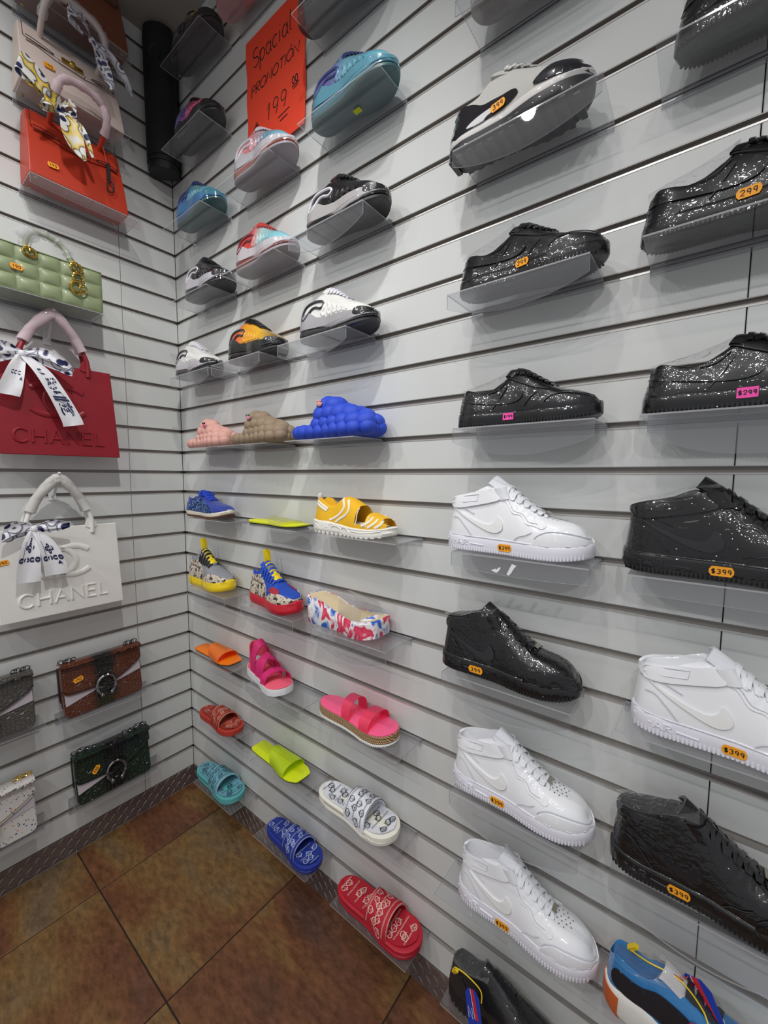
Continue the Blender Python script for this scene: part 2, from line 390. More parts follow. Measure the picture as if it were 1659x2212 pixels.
def sticker(mapfn, x, z, parent, col='o', text='399', rot=0., s=1.0, lift=0.):
    a, b = .0125 * s, .0066 * s; q = .35
    if col == 'o': poly = [(-a, -b * q), (-a * .8, -b), (a * .8, -b), (a, -b * q), (a, b * q), (a * .8, b), (-a * .8, b), (-a, b * q)]
    else: poly = [(-a * .8, -b), (a * .8, -b), (a * .8, b), (-a * .8, b)]
    c, t = math.cos(rot), math.sin(rot)
    poly = [(x + c * p - t * r, z + t * p + c * r) for p, r in poly]
    mb = MB(); patch(mb, poly, mapfn, off=.0028 + lift, cut=.008, skirt=.0012)
    o = mb.build('price_sticker', {'o': ORANGE, 'p': PINKS, 'y': YELS}[col], parent, fix=False)
    if text:
        mb = MB(); strokes(mb, text_lines(text, x, z, (.0052 if col != 'o' else .0062 if len(text) > 3 else .0072) * s, .28, rot), mapfn, .0011 * s, off=.0033 + lift)
        mb.build('price_writing', INK, o, fix=False)
    return o

# ------------------------------------------------------------------ setting
def zg(k): return Z0 if k == 0 else Z0 - math.copysign(.09296 + (abs(k) - 1) * .1, k)
WALLM = None
def wall_material():
    m, nt, b = nodes('white_laminate'); L = nt.links.new
    n = N(nt, 'ShaderNodeTexNoise', inp={'Scale': 1.6, 'Detail': 3.}); L(tex(nt, coord='Object'), n.inputs['Vector'])
    L(ramp(nt, [(0, '#cbcdcb'), (.5, '#d3d5d3'), (1, '#d9dad9')], n.outputs['Fac']), b.inputs['Base Color'])
    b.inputs['Roughness'].default_value = .5; b.inputs['Specular IOR Level'].default_value = .35
    n2 = N(nt, 'ShaderNodeTexNoise', inp={'Scale': 18., 'Detail': 2.}); L(tex(nt), n2.inputs['Vector']); bump(nt, b, n2.outputs['Fac'], .05, .002)
    return m
WALLM = wall_material()
GAP = .0125
ALU = M('groove_aluminium', '#8f8a85', .42, .45); DARK = M('groove_shadow_board', '#5a5450', .8)
SLATM = {}
def slat_mesh(l, h):
    key = (round(l, 4), round(h, 4))
    if key not in SLATM:
        e = .0012; t = .0125
        v = [(0, t, 0), (l, t, 0), (l, t, h), (0, t, h), (0, e, 0), (l, e, 0), (l, e, h), (0, e, h), (e, 0, e), (l - e, 0, e), (l - e, 0, h - e), (e, 0, h - e)]
        f = [(0, 1, 2, 3), (8, 9, 10, 11)] + [(a + i, a + (i + 1) % 4, b + (i + 1) % 4, b + i) for a, b in ((0, 4), (4, 8)) for i in range(4)]
        SLATM[key] = fixn(mesh('slat', v, f, False)); SLATM[key].materials.append(WALLM)
    return SLATM[key]
def slat_wall(name, rz, joints, sign):
    """local: x along wall, wall face at y=0, room at y<0. joints: panel joints along x"""
    x0, x1 = joints[0], joints[-1]
    mb = MB(); mb.box(x0 - (.05 if x0 == 0 else 0), x1 + (.05 if x1 == 0 else 0), .0125, .05, 0, CEIL)
    wl = mb.build(name, DARK, None, smooth=False, kind='structure'); wl.rotation_euler = (0, 0, rz)
    edges = [.094] + [zg(k) for k in range(14, -19, -1)] + [CEIL]
    for i in range(len(edges) - 1):
        a = edges[i] + (GAP / 2 if i else 0); b = edges[i + 1] - (GAP / 2 if i < len(edges) - 2 else 0)
        for j in range(len(joints) - 1):
            o = obj('slat', slat_mesh(joints[j + 1] - joints[j] - .002, b - a), None, wl); o.location = (joints[j] + .001, 0, a)
    mb = MB(); l = x1 - x0 - .004; cx = x0 + (.004 if x0 == 0 else 0)
    mb.box(0, l, .0095, .0122, -GAP / 2, GAP / 2); mb.box(0, l, -.0010, .011, -GAP / 2 - .0024, -GAP / 2 + .0012); mb.box(0, l, .0004, .011, GAP / 2 - .0006, GAP / 2 + .0012)
    ch = None; LIP = M('groove_lip', '#c9c6c2', .3, .5)
    for k in range(14, -19, -1):
        if ch is None:
            ch = mb.build('groove_channel', ALU, wl, smooth=False); ch.data.materials.append(LIP)
            for q in ch.data.polygons: q.material_index = 1 if 6 <= q.index < 12 else 0
        else:
            c = ch.copy(); COL.objects.link(c); c.parent = wl; ch = c
        ch.location = (cx, 0, zg(k))
    return wl
slat_wall('wall_right', 0, [0., 2.031, 3.25], 1)
slat_wall('wall_left', PI / 2, [-2.6, -1.45, -.2325, 0.], 1)
mb = MB(); mb.box(-.05, 3.25, -2.6, .05, CEIL, CEIL + .04); mb.build('ceiling', M('ceiling_paint', '#a39d94', .8), None, smooth=False, kind='structure')
# tiled floor
def tile_material():
    m, nt, b = nodes('rust_slate_tile'); L = nt.links.new
    oi = N(nt, 'ShaderNodeObjectInfo'); v = tex(nt, (1, 1, 1)); ad = N(nt, 'ShaderNodeVectorMath', operation='ADD')
    cb = N(nt, 'ShaderNodeCombineXYZ'); ml = N(nt, 'ShaderNodeMath', operation='MULTIPLY'); ml.inputs[1].default_value = 37.; L(oi.outputs['Random'], ml.inputs[0]); L(ml.outputs[0], cb.inputs[0]); L(ml.outputs[0], cb.inputs[2])
    L(v, ad.inputs[0]); L(cb.outputs[0], ad.inputs[1])
    mp = N(nt, 'ShaderNodeMapping'); mp.inputs['Rotation'].default_value = (0, 0, .5); mp.inputs['Scale'].default_value = (1, 2.2, 1); L(ad.outputs[0], mp.inputs[0])
    n = N(nt, 'ShaderNodeTexNoise', inp={'Scale': 1.7, 'Detail': 4., 'Roughness': .5, 'Distortion': .4}); L(mp.outputs[0], n.inputs['Vector'])
    c = ramp(nt, [(.25, '#604438'), (.40, '#764a32'), (.48, '#805434'), (.56, '#8a683c'), (.66, '#80684c'), (.8, '#6e5648')], n.outputs['Fac'])
    n2 = N(nt, 'ShaderNodeTexNoise', inp={'Scale': 26., 'Detail': 6., 'Roughness': .7}); L(mp.outputs[0], n2.inputs['Vector'])
    c2 = ramp(nt, [(.3, '#8c8c8c'), (.7, '#ffffff')], n2.outputs['Fac'])
    mx = N(nt, 'ShaderNodeMix', data_type='RGBA', blend_type='MULTIPLY'); mx.inputs[0].default_value = .8; L(c, mx.inputs[6]); L(c2, mx.inputs[7]); L(mx.outputs[2], b.inputs['Base Color'])
    L(ramp(nt, [(.3, (.34, .34, .34, 1)), (.7, (.55, .55, .55, 1))], n2.outputs['Fac']), b.inputs['Roughness'])
    n3 = N(nt, 'ShaderNodeTexNoise', inp={'Scale': 9., 'Detail': 8., 'Roughness': .65}); L(mp.outputs[0], n3.inputs['Vector']); bump(nt, b, n3.outputs['Fac'], .35, .006)
    return m
TILE = tile_material()
mb = MB(); mb.box(0, 3.25, -2.6, 0, -.04, -.004); fl = mb.build('floor', M('grout', '#241d1a', .9), None, smooth=False, kind='structure')
TS = .5415; tx = [0.] + [.2625 + TS * i for i in range(6)]; ty = [0.] + [-.507 - TS * i for i in range(4)]
for i in range(len(tx) - 1):
    for j in range(len(ty) - 1):
        a, b, c, d = tx[i] + .002, tx[i + 1] - .002, ty[j + 1] + .002, ty[j] - .002; e = .002
        v = [(a, c, -.01), (b, c, -.01), (b, d, -.01), (a, d, -.01), (a, c, -e), (b, c, -e), (b, d, -e), (a, d, -e), (a + e, c + e, 0), (b - e, c + e, 0), (b - e, d - e, 0), (a + e, d - e, 0)]
        f = [(8, 9, 10, 11)] + [(p + q, p + (q + 1) % 4, s + (q + 1) % 4, s + q) for p, s in ((0, 4), (4, 8)) for q in range(4)]
        obj('tile', fixn(mesh('tile', v, f, False)), TILE, fl)
# diamond plate baseboards
PLATE = M('tread_plate_steel', '#847876', .27, .6, bmp=(300, .04))
tb = MB()
nu, nv = 10, 4; vv = []; ff = []
for i in range(nu + 1):
    for j in range(nv + 1):
        x = -1 + 2 * i / nu; y = (-1 + 2 * j / nv) * max(.02, (1 - x * x)); vv.append((x * .0165, y * .0036, .0030 * (1 - (j / nv * 2 - 1) ** 2) * (1 - x * x) ** .6))
for i in range(nu):
    for j in range(nv): a = i * (nv + 1) + j; ff.append((a, a + nv + 1, a + nv + 2, a + 1))
TREAD = mesh('tread', vv, ff); TREAD.materials.append(PLATE)
def baseboard(name, rz, x0, x1, seam, tx0, tx1):
    mb = MB(); mb.box(x0, seam - .0005, -.0035, -.0002, .0, .0935); mb.box(seam + .0005, x1, -.0035, -.0002, .0, .0935)
    bb = mb.build(name, PLATE, None, smooth=False, kind='structure'); bb.rotation_euler = (0, 0, rz)
    n = int((tx1 - tx0) / .0262)
    for i in range(n):
        for j in range(4):
            o = obj('tread', TREAD, None, bb); o.location = (tx0 + .013 + i * .0262, -.0035, .0125 + j * .0232)
            o.rotation_euler = (PI / 2, 0, 0); o.rotation_mode = 'XYZ'
            o.rotation_euler = Matrix(((1, 0, 0), (0, 0, -1), (0, 1, 0))).to_euler()
            o.rotation_euler = (Matrix(((1, 0, 0), (0, 0, -1), (0, 1, 0))) @ Matrix.Rotation(math.radians(48 if (i + j) % 2 else -48), 3, 'Z')).to_euler()
    return bb
baseboard('baseboard_right', 0, 0.0, 3.25, 2.4, .01, 1.92)
baseboard('baseboard_left', PI / 2, -2.6, -.004, -.508, -1.25, -.01)

# ------------------------------------------------------------------ clear shelves
ACR = Mclear('clear_acrylic', (.93, .935, .945), .015, gain=1.0, haze=.03)
ACRE = Mclear('acrylic_edge', (.55, .57, .60), .08, haze=.35)
def shelf_mesh(kind, l, d, lip, drop):
    mb = MB(); t = .003
    if kind == 'plate': mb.box(0, l, -d, -.0012, -t, 0)
    if kind == 'back_strip':
        mb.box(0, l, -.0042, -.0012, -t - drop, -t); mb.box(.0, l, -.003, .007, -t - .0035, -t - .0005) if drop < .03 else mb.box(0, l, -.003, .007, -t - drop, -t - drop + .003)
    if kind == 'front_lip':
        n = 16; fr = []; z1 = -t
        top = [(l * i / n, z1) for i in range(n + 1)]
        bot = [(l * i / n, z1 - .030 - (lip - .030) * math.sin(PI * i / n) ** .8) for i in range(n + 1)]
        v = []; f = []
        for y in (-d, -d + t):
            v += [(a, y, b) for a, b in top] + [(a, y, b) for a, b in bot]
        k = n + 1
        for i in range(n):
            f += [(i, i + 1, k + i + 1, k + i), (2 * k + i, 3 * k + i, 3 * k + i + 1, 2 * k + i + 1), (k + i, k + i + 1, 3 * k + i + 1, 3 * k + i), (i, 2 * k + i, 2 * k + i + 1, i + 1)]
        f += [(0, k, 3 * k, 2 * k), (n, 2 * k + n, 3 * k + n, k + n)]; mb.add(v, f)
    me = mesh(kind, mb.v, mb.f, False); fixn(me); me.materials.append(ACR); me.materials.append(ACRE)
    for p in me.polygons:   # narrow edge faces look frosted
        if p.area < l * t * 1.6 and min((me.vertices[a].co - me.vertices[b].co).length for a, b in p.edge_keys) < t * 1.3: p.material_index = 1
    return me
SHM = {}
def shelf(wall, x, k, label, l=.295, d=.13, lip=0., drop=.016, dz=0.):
    """wall 'R': x = world X of left end; wall 'L': x = world Y of left end"""
    z = zg(k) + .003 + dz
    o = thing('acrylic_shelf', label, 'shelf', (x, 0, z) if wall == 'R' else (0, x, z), 0 if wall == 'R' else PI / 2, 'clear acrylic shelves hung in the wall slots')
    for kind in ('plate', 'back_strip') + (('front_lip',) if lip else ()):
        key = (kind, l, d, lip if kind == 'front_lip' else 0, drop + dz)
        if key not in SHM: SHM[key] = shelf_mesh(kind, l, d, lip, drop + dz)
        obj(kind, SHM[key], None, o)
    return o
# ------------------------------------------------------------------ shoes
CLOSED = [(1, 0), (1.03, .13), (1.03, .30), (.985, .48), (.90, .66), (.77, .815), (.60, .92), (.40, .98), (.2, 1), (0, 1)]
OPEN = [(1, 0), (1.02, .16), (.97, .38), (.89, .60), (.82, .80), (.765, .95), (.70, 1.0), (.60, .95), (.52, .60), (0, .36)]
WID = curve([(0, .0), (.012, .045), (.035, .078), (.08, .105), (.16, .122), (.30, .120), (.45, .122), (.58, .146), (.70, .163), (.79, .162), (.87, .143), (.935, .108), (.975, .066), (.993, .033), (1, 0)])
def stations(n):
    return [.5 - .5 * math.cos(PI * i / n) for i in range(n + 1)]
class Shoe:
    def __init__(s, root, L=.31, wid=WID, wscale=1.0, sole=None, H=None, base=None, open_t=(.27, .36), lean=.02, toe=.05, inset=.95, pinch=None, spring=.01, n=34, warp=0.):
        s.root, s.L, s.spring, s.wa = root, L, spring, warp
        s.W = lambda t: wid(t) * wscale * L
        s.solez = curve(sole); s.H = curve(H); s.base = curve(base) if base else (lambda t: s.solez(t) - .012)
        s.K = 10; s.T = stations(n); s.G = []
        pin = pinch or (lambda t: 0.)
        for t in s.T:
            ti = s.inv(t); c = 1 - sstep(open_t[0], open_t[1], ti) if open_t else 0.
            wb = s.W(t) * inset; z0 = s.base(t) * L; h = s.H(ti) * L; row = []
            for j in range(s.K):
                yf = CLOSED[j][0] * (1 - c) + OPEN[j][0] * c; zf = CLOSED[j][1] * (1 - c) + OPEN[j][1] * c
                yf *= 1 - pin(ti) * zf
                x = (t - .5) * L * .985 + lean * L * max(0, 1 - t / .3) * zf - toe * L * max(0, (t - .72) / .28) ** 2 * zf ** 2
                row.append((x, -wb * yf, z0 + (h - z0) * zf + s.lift(t) * (1 - zf * .5)))
            s.G.append(row)
        s.X = [r[0][0] for r in s.G]
    def wp(s, u): return u + s.wa * math.sin(PI * max(0., min(1., u)))
    def inv(s, t):
        u = t
        for _ in range(12): u += (t - s.wp(u)) * .8
        return u
    def lift(s, t): return s.spring * max(0, (t - .72) / .28) ** 2 + s.spring * .3 * max(0, (.12 - t) / .12) ** 2
    def loc(s, x):
        X = s.X
        if x <= X[0]: return 0, 0.
        if x >= X[-1]: return len(X) - 2, 1.
        lo, hi = 0, len(X) - 1
        while hi - lo > 1:
            m = (lo + hi) // 2
            if X[m] <= x: lo = m
            else: hi = m
        return lo, (x - X[lo]) / (X[hi] - X[lo])
    def sec(s, xt):
        i, f = s.loc(xt); A, B = s.G[i], s.G[i + 1]
        return [tuple(a[q] + (b[q] - a[q]) * f for q in range(3)) for a, b in zip(A, B)]
    def surf(s, x, z):
        xt = x; best = None
        for _ in range(3):
            q = s.sec(xt); best = None
            if z <= q[0][2]: best = (q[0][0], q[0][1], z)
            else:
                for j in range(1, s.K):
                    if q[j][2] >= z:
                        g = (z - q[j - 1][2]) / max(1e-9, q[j][2] - q[j - 1][2]); best = tuple(q[j - 1][m] + (q[j][m] - q[j - 1][m]) * g for m in range(3)); break
                    if q[j][2] < q[j - 1][2] - 1e-6: best = q[j - 1]; break
                if best is None: best = q[-1]
            xt += (x - best[0])
        return Vector(best)
    def side(s, sgn=1):
        """mapping of side-view (x,z) in units of L, x from the heel, to near (sgn=1) or far side"""
        def fn(u, v):
            x, z = (s.wp(u) - .5) * s.L, v * s.L; h = .003
            p = s.surf(x, z); dx = s.surf(x + h, z) - s.surf(x - h, z); dz = s.surf(x, z + h) - s.surf(x, z - h)
            n = dx.cross(dz); n = n.normalized() if n.length > 1e-10 else Vector((0, -1, 0))
            if n.y > 0 and abs(n.y) > .2: n = -n
            if sgn < 0: p = Vector((p.x, -p.y, p.z)); n = Vector((n.x, -n.y, n.z))
            return p, n
        return fn
    def topz(s, x, y):
        q = s.sec(x); a = abs(y)
        for j in range(s.K - 1, 0, -1):
            if abs(q[j - 1][1]) >= a:
                d = abs(q[j - 1][1]) - abs(q[j][1]); g = (a - abs(q[j][1])) / d if d > 1e-9 else 0
                return q[j][2] + (q[j - 1][2] - q[j][2]) * g
        return q[0][2]
    def top(s):
        """mapping of plan (u from heel, y) in units of L to the upper's top"""
        def fn(u, v):
            x, y = (s.wp(u) - .5) * s.L, v * s.L; h = .003
            p = Vector((x, y, s.topz(x, y))); a = (s.topz(x + h, y) - s.topz(x - h, y)) / (2 * h); b = (s.topz(x, y + h) - s.topz(x, y - h)) / (2 * h)
            return p, Vector((-a, -b, 1)).normalized()
        return fn
    def sidesole(s):
        def fn(u, v):
            u = s.wp(u); t = min(.999, max(.001, u)); y = -s.W(t); h = .004; dy = -(s.W(min(1, t + h)) - s.W(max(0, t - h))) / (2 * h * s.L)
            return Vector(((u - .5) * s.L, y, v * s.L + s.lift(t))), Vector((dy, -1, 0)).normalized()
        return fn
    def upper(s, mat, name='upper', keep=None):
        K = s.K; v = []; f = []; w = 2 * K - 1
        for row in s.G:
            v += row + [(p[0], -p[1], p[2]) for p in row[-2::-1]]
        for i in range(len(s.G) - 1):
            for j in range(w - 1): f.append((i * w + j, (i + 1) * w + j, (i + 1) * w + j + 1, i * w + j + 1))
        mb = MB(); mb.add(v, f); return mb.build(name, mat, s.root, ang=80)
    def solemesh(s, mat, z0=0., z1=None, prof=None, name='sole', n=40, wid=None, outset=0., t0=0., t1=1.):
        """ring loft; prof: list of (zfrac, outset metres)"""
        prof = prof or [(0, -.005), (.06, -.0015), (.2, .001), (.75, .0005), (.95, -.001), (1, -.003)]
        T = [t0 + (t1 - t0) * t for t in stations(n)]; ring = [(t, -1) for t in T] + [(t, 1) for t in T[-2:0:-1]]
        mb = MB(); v = []; f = []; m = len(ring)
        for zf, o in prof:
            for t, sg in ring:
                y = s.W(t) + outset; k = (s.L + 2 * (o + outset)) / s.L
                a = z0(t) * s.L if callable(z0) else z0; b = (z1(t) if z1 else s.solez(t)) * s.L
                yy = max(0, y + o) if 0 < t < 1 else 0
                v.append(((t - .5) * s.L * k, sg * yy, a + (b - a) * zf + s.lift(t) * (1 if zf < .9 else .9)))
        for i in range(len(prof) - 1):
            for j in range(m): f.append((i * m + j, i * m + (j + 1) % m, (i + 1) * m + (j + 1) % m, (i + 1) * m + j))
        f.append(tuple(range(m))[::-1]); e = (len(prof) - 1) * m; f.append(tuple(range(e, e + m))); mb.add(v, f)
        return mb.build(name, mat, s.root, ang=50)
    def patch(s, name, poly, mat, off=.0022, parent=None, smooth=4, both=False, label=None, cut=.018):
        mb = MB(); q = cat(poly, smooth, True) if smooth else poly
        patch(mb, q, s.side(), off, cut * 1. / s.L * .3 + .03 if False else .05)
        if both: patch(mb, q, s.side(-1), off, .05)
        return mb.build(name, mat, parent or s.root, label=label)
    def lines(s, name, lns, mat, w=.0016, hgt=.0008, off=.0016, parent=None, both=False, smooth=4, mp=None):
        mb = MB(); q = [cat(l, smooth) if smooth else l for l in lns]
        strokes(mb, q, mp or s.side(), w / s.L, off, hgt, False)
        if both: strokes(mb, q, s.side(-1), w / s.L, off, hgt, False)
        return mb.build(name, mat, parent or s.root, kind='stuff' if len(lns) > 1 or both else None)
    def laces(s, mat, u0, u1, n, half, w=.008, skew=.012, off=.0085):
        mb = MB(); L = s.L
        for i in range(n):
            u = u0 + (u1 - u0) * i / (n - 1); off_ = off - (off - .0035) * (i / (n - 1)) ** 1.5
            for sg in ((1, -1) if skew else (1,)):
                hw = half(u) if callable(half) else half
                def fn(a, b, u=u, sg=sg, hw=hw):
                    y = (-1 + 2 * b) * hw; uu = s.wp(u) + sg * skew * (2 * b - 1); x = (uu - .5) * L + (a - .5) * w
                    return (x, y * L, s.topz(x, y * L) + off_ + (.0022 if sg > 0 else 0) - .002 * abs(2 * b - 1) ** 4)
                grid_solid(fn, 1, 8, .0020, mb)
        return mb.build('laces', mat, s.root, kind='stuff')
    def tongue(s, path, half, mat, th=.006, name='tongue'):
        P = cat([(s.wp(q[0]), q[1]) for q in path], 5); L = s.L; n = len(P) - 1
        def fn(a, b):
            q = a * n; i = min(n - 1, int(q)); f = q - i; x = P[i][0] + (P[i + 1][0] - P[i][0]) * f; z = P[i][1] + (P[i + 1][1] - P[i][1]) * f
            y = (2 * b - 1); return ((x - .5) * L - .010 * y * y, y * half(a) * L * (1 - .12 * a), z * L - .016 * y * y)
        return grid_solid(fn, n, 8, th).build(name, mat, s.root)
    def dots(s, name, pts, r, mat, mp, parent=None):
        mb = MB()
        for p in pts:
            c, n = mp(*p); t = n.orthogonal().normalized(); q = n.cross(t); k = 7
            v = [c + n * .0014] + [c + n * .0012 + (t * math.cos(2 * PI * i / k) + q * math.sin(2 * PI * i / k)) * r for i in range(k)]
            mb.add(v, [(0, 1 + i, 1 + (i + 1) % k) for i in range(k)])
        return mb.build(name, mat, parent or s.root, kind='stuff')
    def film(s, z_of_t, t0, t1, mat, name='shrink_film', wf=.66):
        L = s.L
        def fn(a, b):
            u = t0 + (t1 - t0) * a; t = s.wp(u); y = (2 * b - 1) * s.W(t) * wf; return ((t - .5) * L, y, z_of_t(u) * L - .25 * y * y / max(.01, s.W(t)))
        mb = MB(); nu, nv = 12, 8
        v = [fn(i / nu, j / nv) for i in range(nu + 1) for j in range(nv + 1)]; f = [(i * (nv + 1) + j, (i + 1) * (nv + 1) + j, (i + 1) * (nv + 1) + j + 1, i * (nv + 1) + j + 1) for i in range(nu) for j in range(nv)]
        mb.add(v, f); return mb.build(name, mat, s.root, fix=False)
    def ribs(s, mat, z0, z1, pitch=.0062, w=.0042, t0=.03, t1=.97, out=.0014):
        mb = MB(); L = s.L; n = int(L * (t1 - t0) / pitch)
        for sg in (-1, 1):
            for i in range(n):
                t = t0 + (t1 - t0) * i / n; x = (t - .5) * L; y = s.W(t); d = (s.W(t + .005) - s.W(t - .005)) / (.01 * L)
                tv = Vector((1, sg * d, 0)).normalized(); nv_ = Vector((-sg * d * sg, sg, 0)); nv_ = Vector((-d, sg, 0)).normalized(); c = Vector((x, sg * y, s.lift(t)))
                v = [c + tv * a * w / 2 + nv_ * b + Vector((0, 0, z)) for z in (z0, z1) for a, b in ((-1, -.002), (1, -.002), (.8, out), (-.8, out))]
                mb.add(v, [(0, 1, 2, 3), (4, 7, 6, 5), (0, 4, 5, 1), (1, 5, 6, 2), (2, 6, 7, 3), (3, 7, 4, 0)])
        return mb.build('tread_ribs', mat, s.root, smooth=False, kind='stuff')

FILM = Mclear('shrink_film', (.96, .96, .97), .05, .9, haze=.05)
HOLE = M('hole_dark', '#26262b', .8)
SILV = M('metal_tag', '#b9b4a6', .3, .9)
# ---- court sneakers, mid and low
def court_mid(label, loc, col, L=.330, wrap=.35, sealed=False, rz=0.):
    r = thing('high_top_sneaker', label, 'sneaker', loc, rz, 'court sneakers on the right-hand shelves')
    if col == 'w':
        up = M('white_leather_wrapped', '#eff0f4', .35, wrap=.35); so = M('white_rubber', '#e7e6f0', .4, coat=.6); sw = M('white_swoosh', '#efefee', .4, coat=.6)
        st = M('white_seam', '#d3d5de', .5); lc = M('white_laces', '#eef1f5', .6, coat=.5); tg = M('white_lining', '#e6e8ee', .7)
    else:
        up = M('black_leather_wrapped', '#0c0c0e', .35, wrap=1.2); so = M('black_rubber', '#0b0b0d', .4, wrap=.7); sw = M('black_swoosh', '#1b1b1f', .4, wrap=.4)
        st = M('black_seam', '#2c2c32', .35, coat=.6); lc = M('black_laces', '#101013', .4, wrap=.5); tg = M('black_lining', '#161617', .6, wrap=.5)
    s = Shoe(r, L, sole=[(0, .125), (.3, .115), (.6, .110), (.85, .105), (1, .105)], base=[(0, .10), (1, .085)],
             H=[(0, .365), (.05, .385), (.14, .405), (.24, .455), (.31, .475), (.37, .455), (.46, .385), (.54, .325), (.62, .285), (.71, .262), (.81, .247), (.90, .222), (.96, .188), (1, .14)],
             open_t=(.27, .34), lean=.03, toe=.03, warp=.07, pinch=curve([(0, .05), (.2, .12), (.36, .22), (.55, .18), (.7, .05), (1, 0)]))
    s.solemesh(so); s.upper(up)
    mp = s.side(); ms = s.sidesole(); tp = s.top()
    s.ribs(so, .0035, .0125)
    s.lines('midsole_seam', [[(.015, .118), (.15, .112), (.4, .104), (.7, .098), (.95, .098)]], st, .002, .0006, .0004, mp=ms, smooth=2)
    s.lines('sole_lettering', text_lines('AIR', .135, .068, .036, .12, -.03) + [[(.02, .078), (.09, .07)], [(.185, .062), (.27, .055)]], so if col == 'w' else st, .0028, .0014, .0012, mp=ms, smooth=0)
    s.patch('swoosh', [(.045, .335), (.10, .285), (.18, .238), (.26, .205), (.305, .203), (.335, .225), (.35, .262), (.382, .222), (.388, .185), (.368, .158), (.33, .148), (.27, .165), (.19, .21), (.11, .265), (.06, .312)], sw, .0032)
    s.patch('toe_guard', [(.60, .10), (.63, .135), (.69, .17), (.80, .172), (.90, .158), (.965, .14), (.985, .105), (.8, .09), (.65, .09)], up, .0022, both=True)
    s.patch('eyestay', [(.33, .37), (.39, .36), (.44, .29), (.50, .275), (.54, .225), (.60, .215), (.655, .20), (.68, .225), (.62, .265), (.52, .325), (.43, .395), (.37, .43), (.33, .42)], up, .0020, both=True)
    s.lines('stitching', [[(.06, .24), (.10, .235), (.14, .19), (.19, .125)], [(.47, .115), (.50, .14), (.55, .155), (.59, .175)], [(.61, .14), (.64, .165), (.70, .185), (.80, .187), (.9, .172), (.97, .15)], [(.035, .31), (.08, .325), (.14, .30), (.2, .27)], [(.335, .385), (.40, .37), (.45, .305), (.51, .285), (.555, .24), (.62, .228)]], st, .0016, .0008, .0024)
    s.dots('perforations', [(.63 + .035 * i + (.014 if j % 2 else 0), -.055 + .0275 * j) for i in range(5) for j in range(5) if not (i == 4 and j in (0, 4))], .0014, HOLE if col == 'w' else st, tp)
    s.dots('eyelets', [(.40, .36), (.445, .315), (.49, .29), (.535, .26), (.575, .235), (.62, .222)], .0019, HOLE, mp)
    s.tongue([(.66, .262), (.56, .328), (.46, .40), (.38, .468), (.325, .512), (.30, .53)], lambda a: .055 + .03 * a, tg)
    s.laces(lc, .405, .635, 6, lambda u: .066 + .05 * (.64 - u), .0072, .019)
    # ankle strap: around the heel on the near side, over the tongue to the far side
    L_ = s.L
    band = cat([(.03, .355), (.06, .388), (.15, .407), (.26, .432), (.345, .458), (.352, .395), (.345, .366), (.24, .336), (.12, .308), (.06, .308)], 3, True)
    mb = MB(); patch(mb, band, mp, .0052, .05, .006); patch(mb, band, s.side(-1), .0052, .05, .006); sp = mb.build('ankle_strap', up, r)
    a0, _ = mp(.335, .41); a1 = Vector(((s.wp(.388) - .5) * L_, -.026, .418 * L_)); a2 = Vector(((s.wp(.408) - .5) * L_, 0, .424 * L_))
    path = cat([a0 + Vector((0, -.004, 0)), a1, a2, (a1.x, -a1.y, a1.z), (a0.x, -a0.y + .004, a0.z)], 6)
    def fn(a, b):
        q = a * (len(path) - 1); i = min(len(path) - 2, int(q)); f = q - i; p = Vector(path[i]).lerp(Vector(path[i + 1]), f)
        return p + Vector((-.008, 0, .0125)) * (2 * b - 1)
    grid_solid(fn, 14, 2, .0035).build('strap_end', up, sp)
    s.lines('strap_stitching', [[(.055, .338), (.13, .345), (.215, .36), (.222, .405), (.14, .388), (.06, .37), (.05, .352), (.055, .338)]], st, .0016, .0009, .0056, parent=sp, smooth=0)
    mb = MB(); x = (s.wp(.652) - .5) * L_; z = s.topz(x, 0) + .0085; mb.box(-.0045, .0045, -.011, .011, -.0012, .0012)
    o = mb.build('lace_tag', SILV, r, smooth=False); o.location = (x, 0, z); o.rotation_euler = (0, math.radians(24), 0)
    if sealed: s.film(curve([(0, .40), (.15, .44), (.3, .50), (.36, .50)]), .01, .36, FILM, wf=.8)
    return r, s
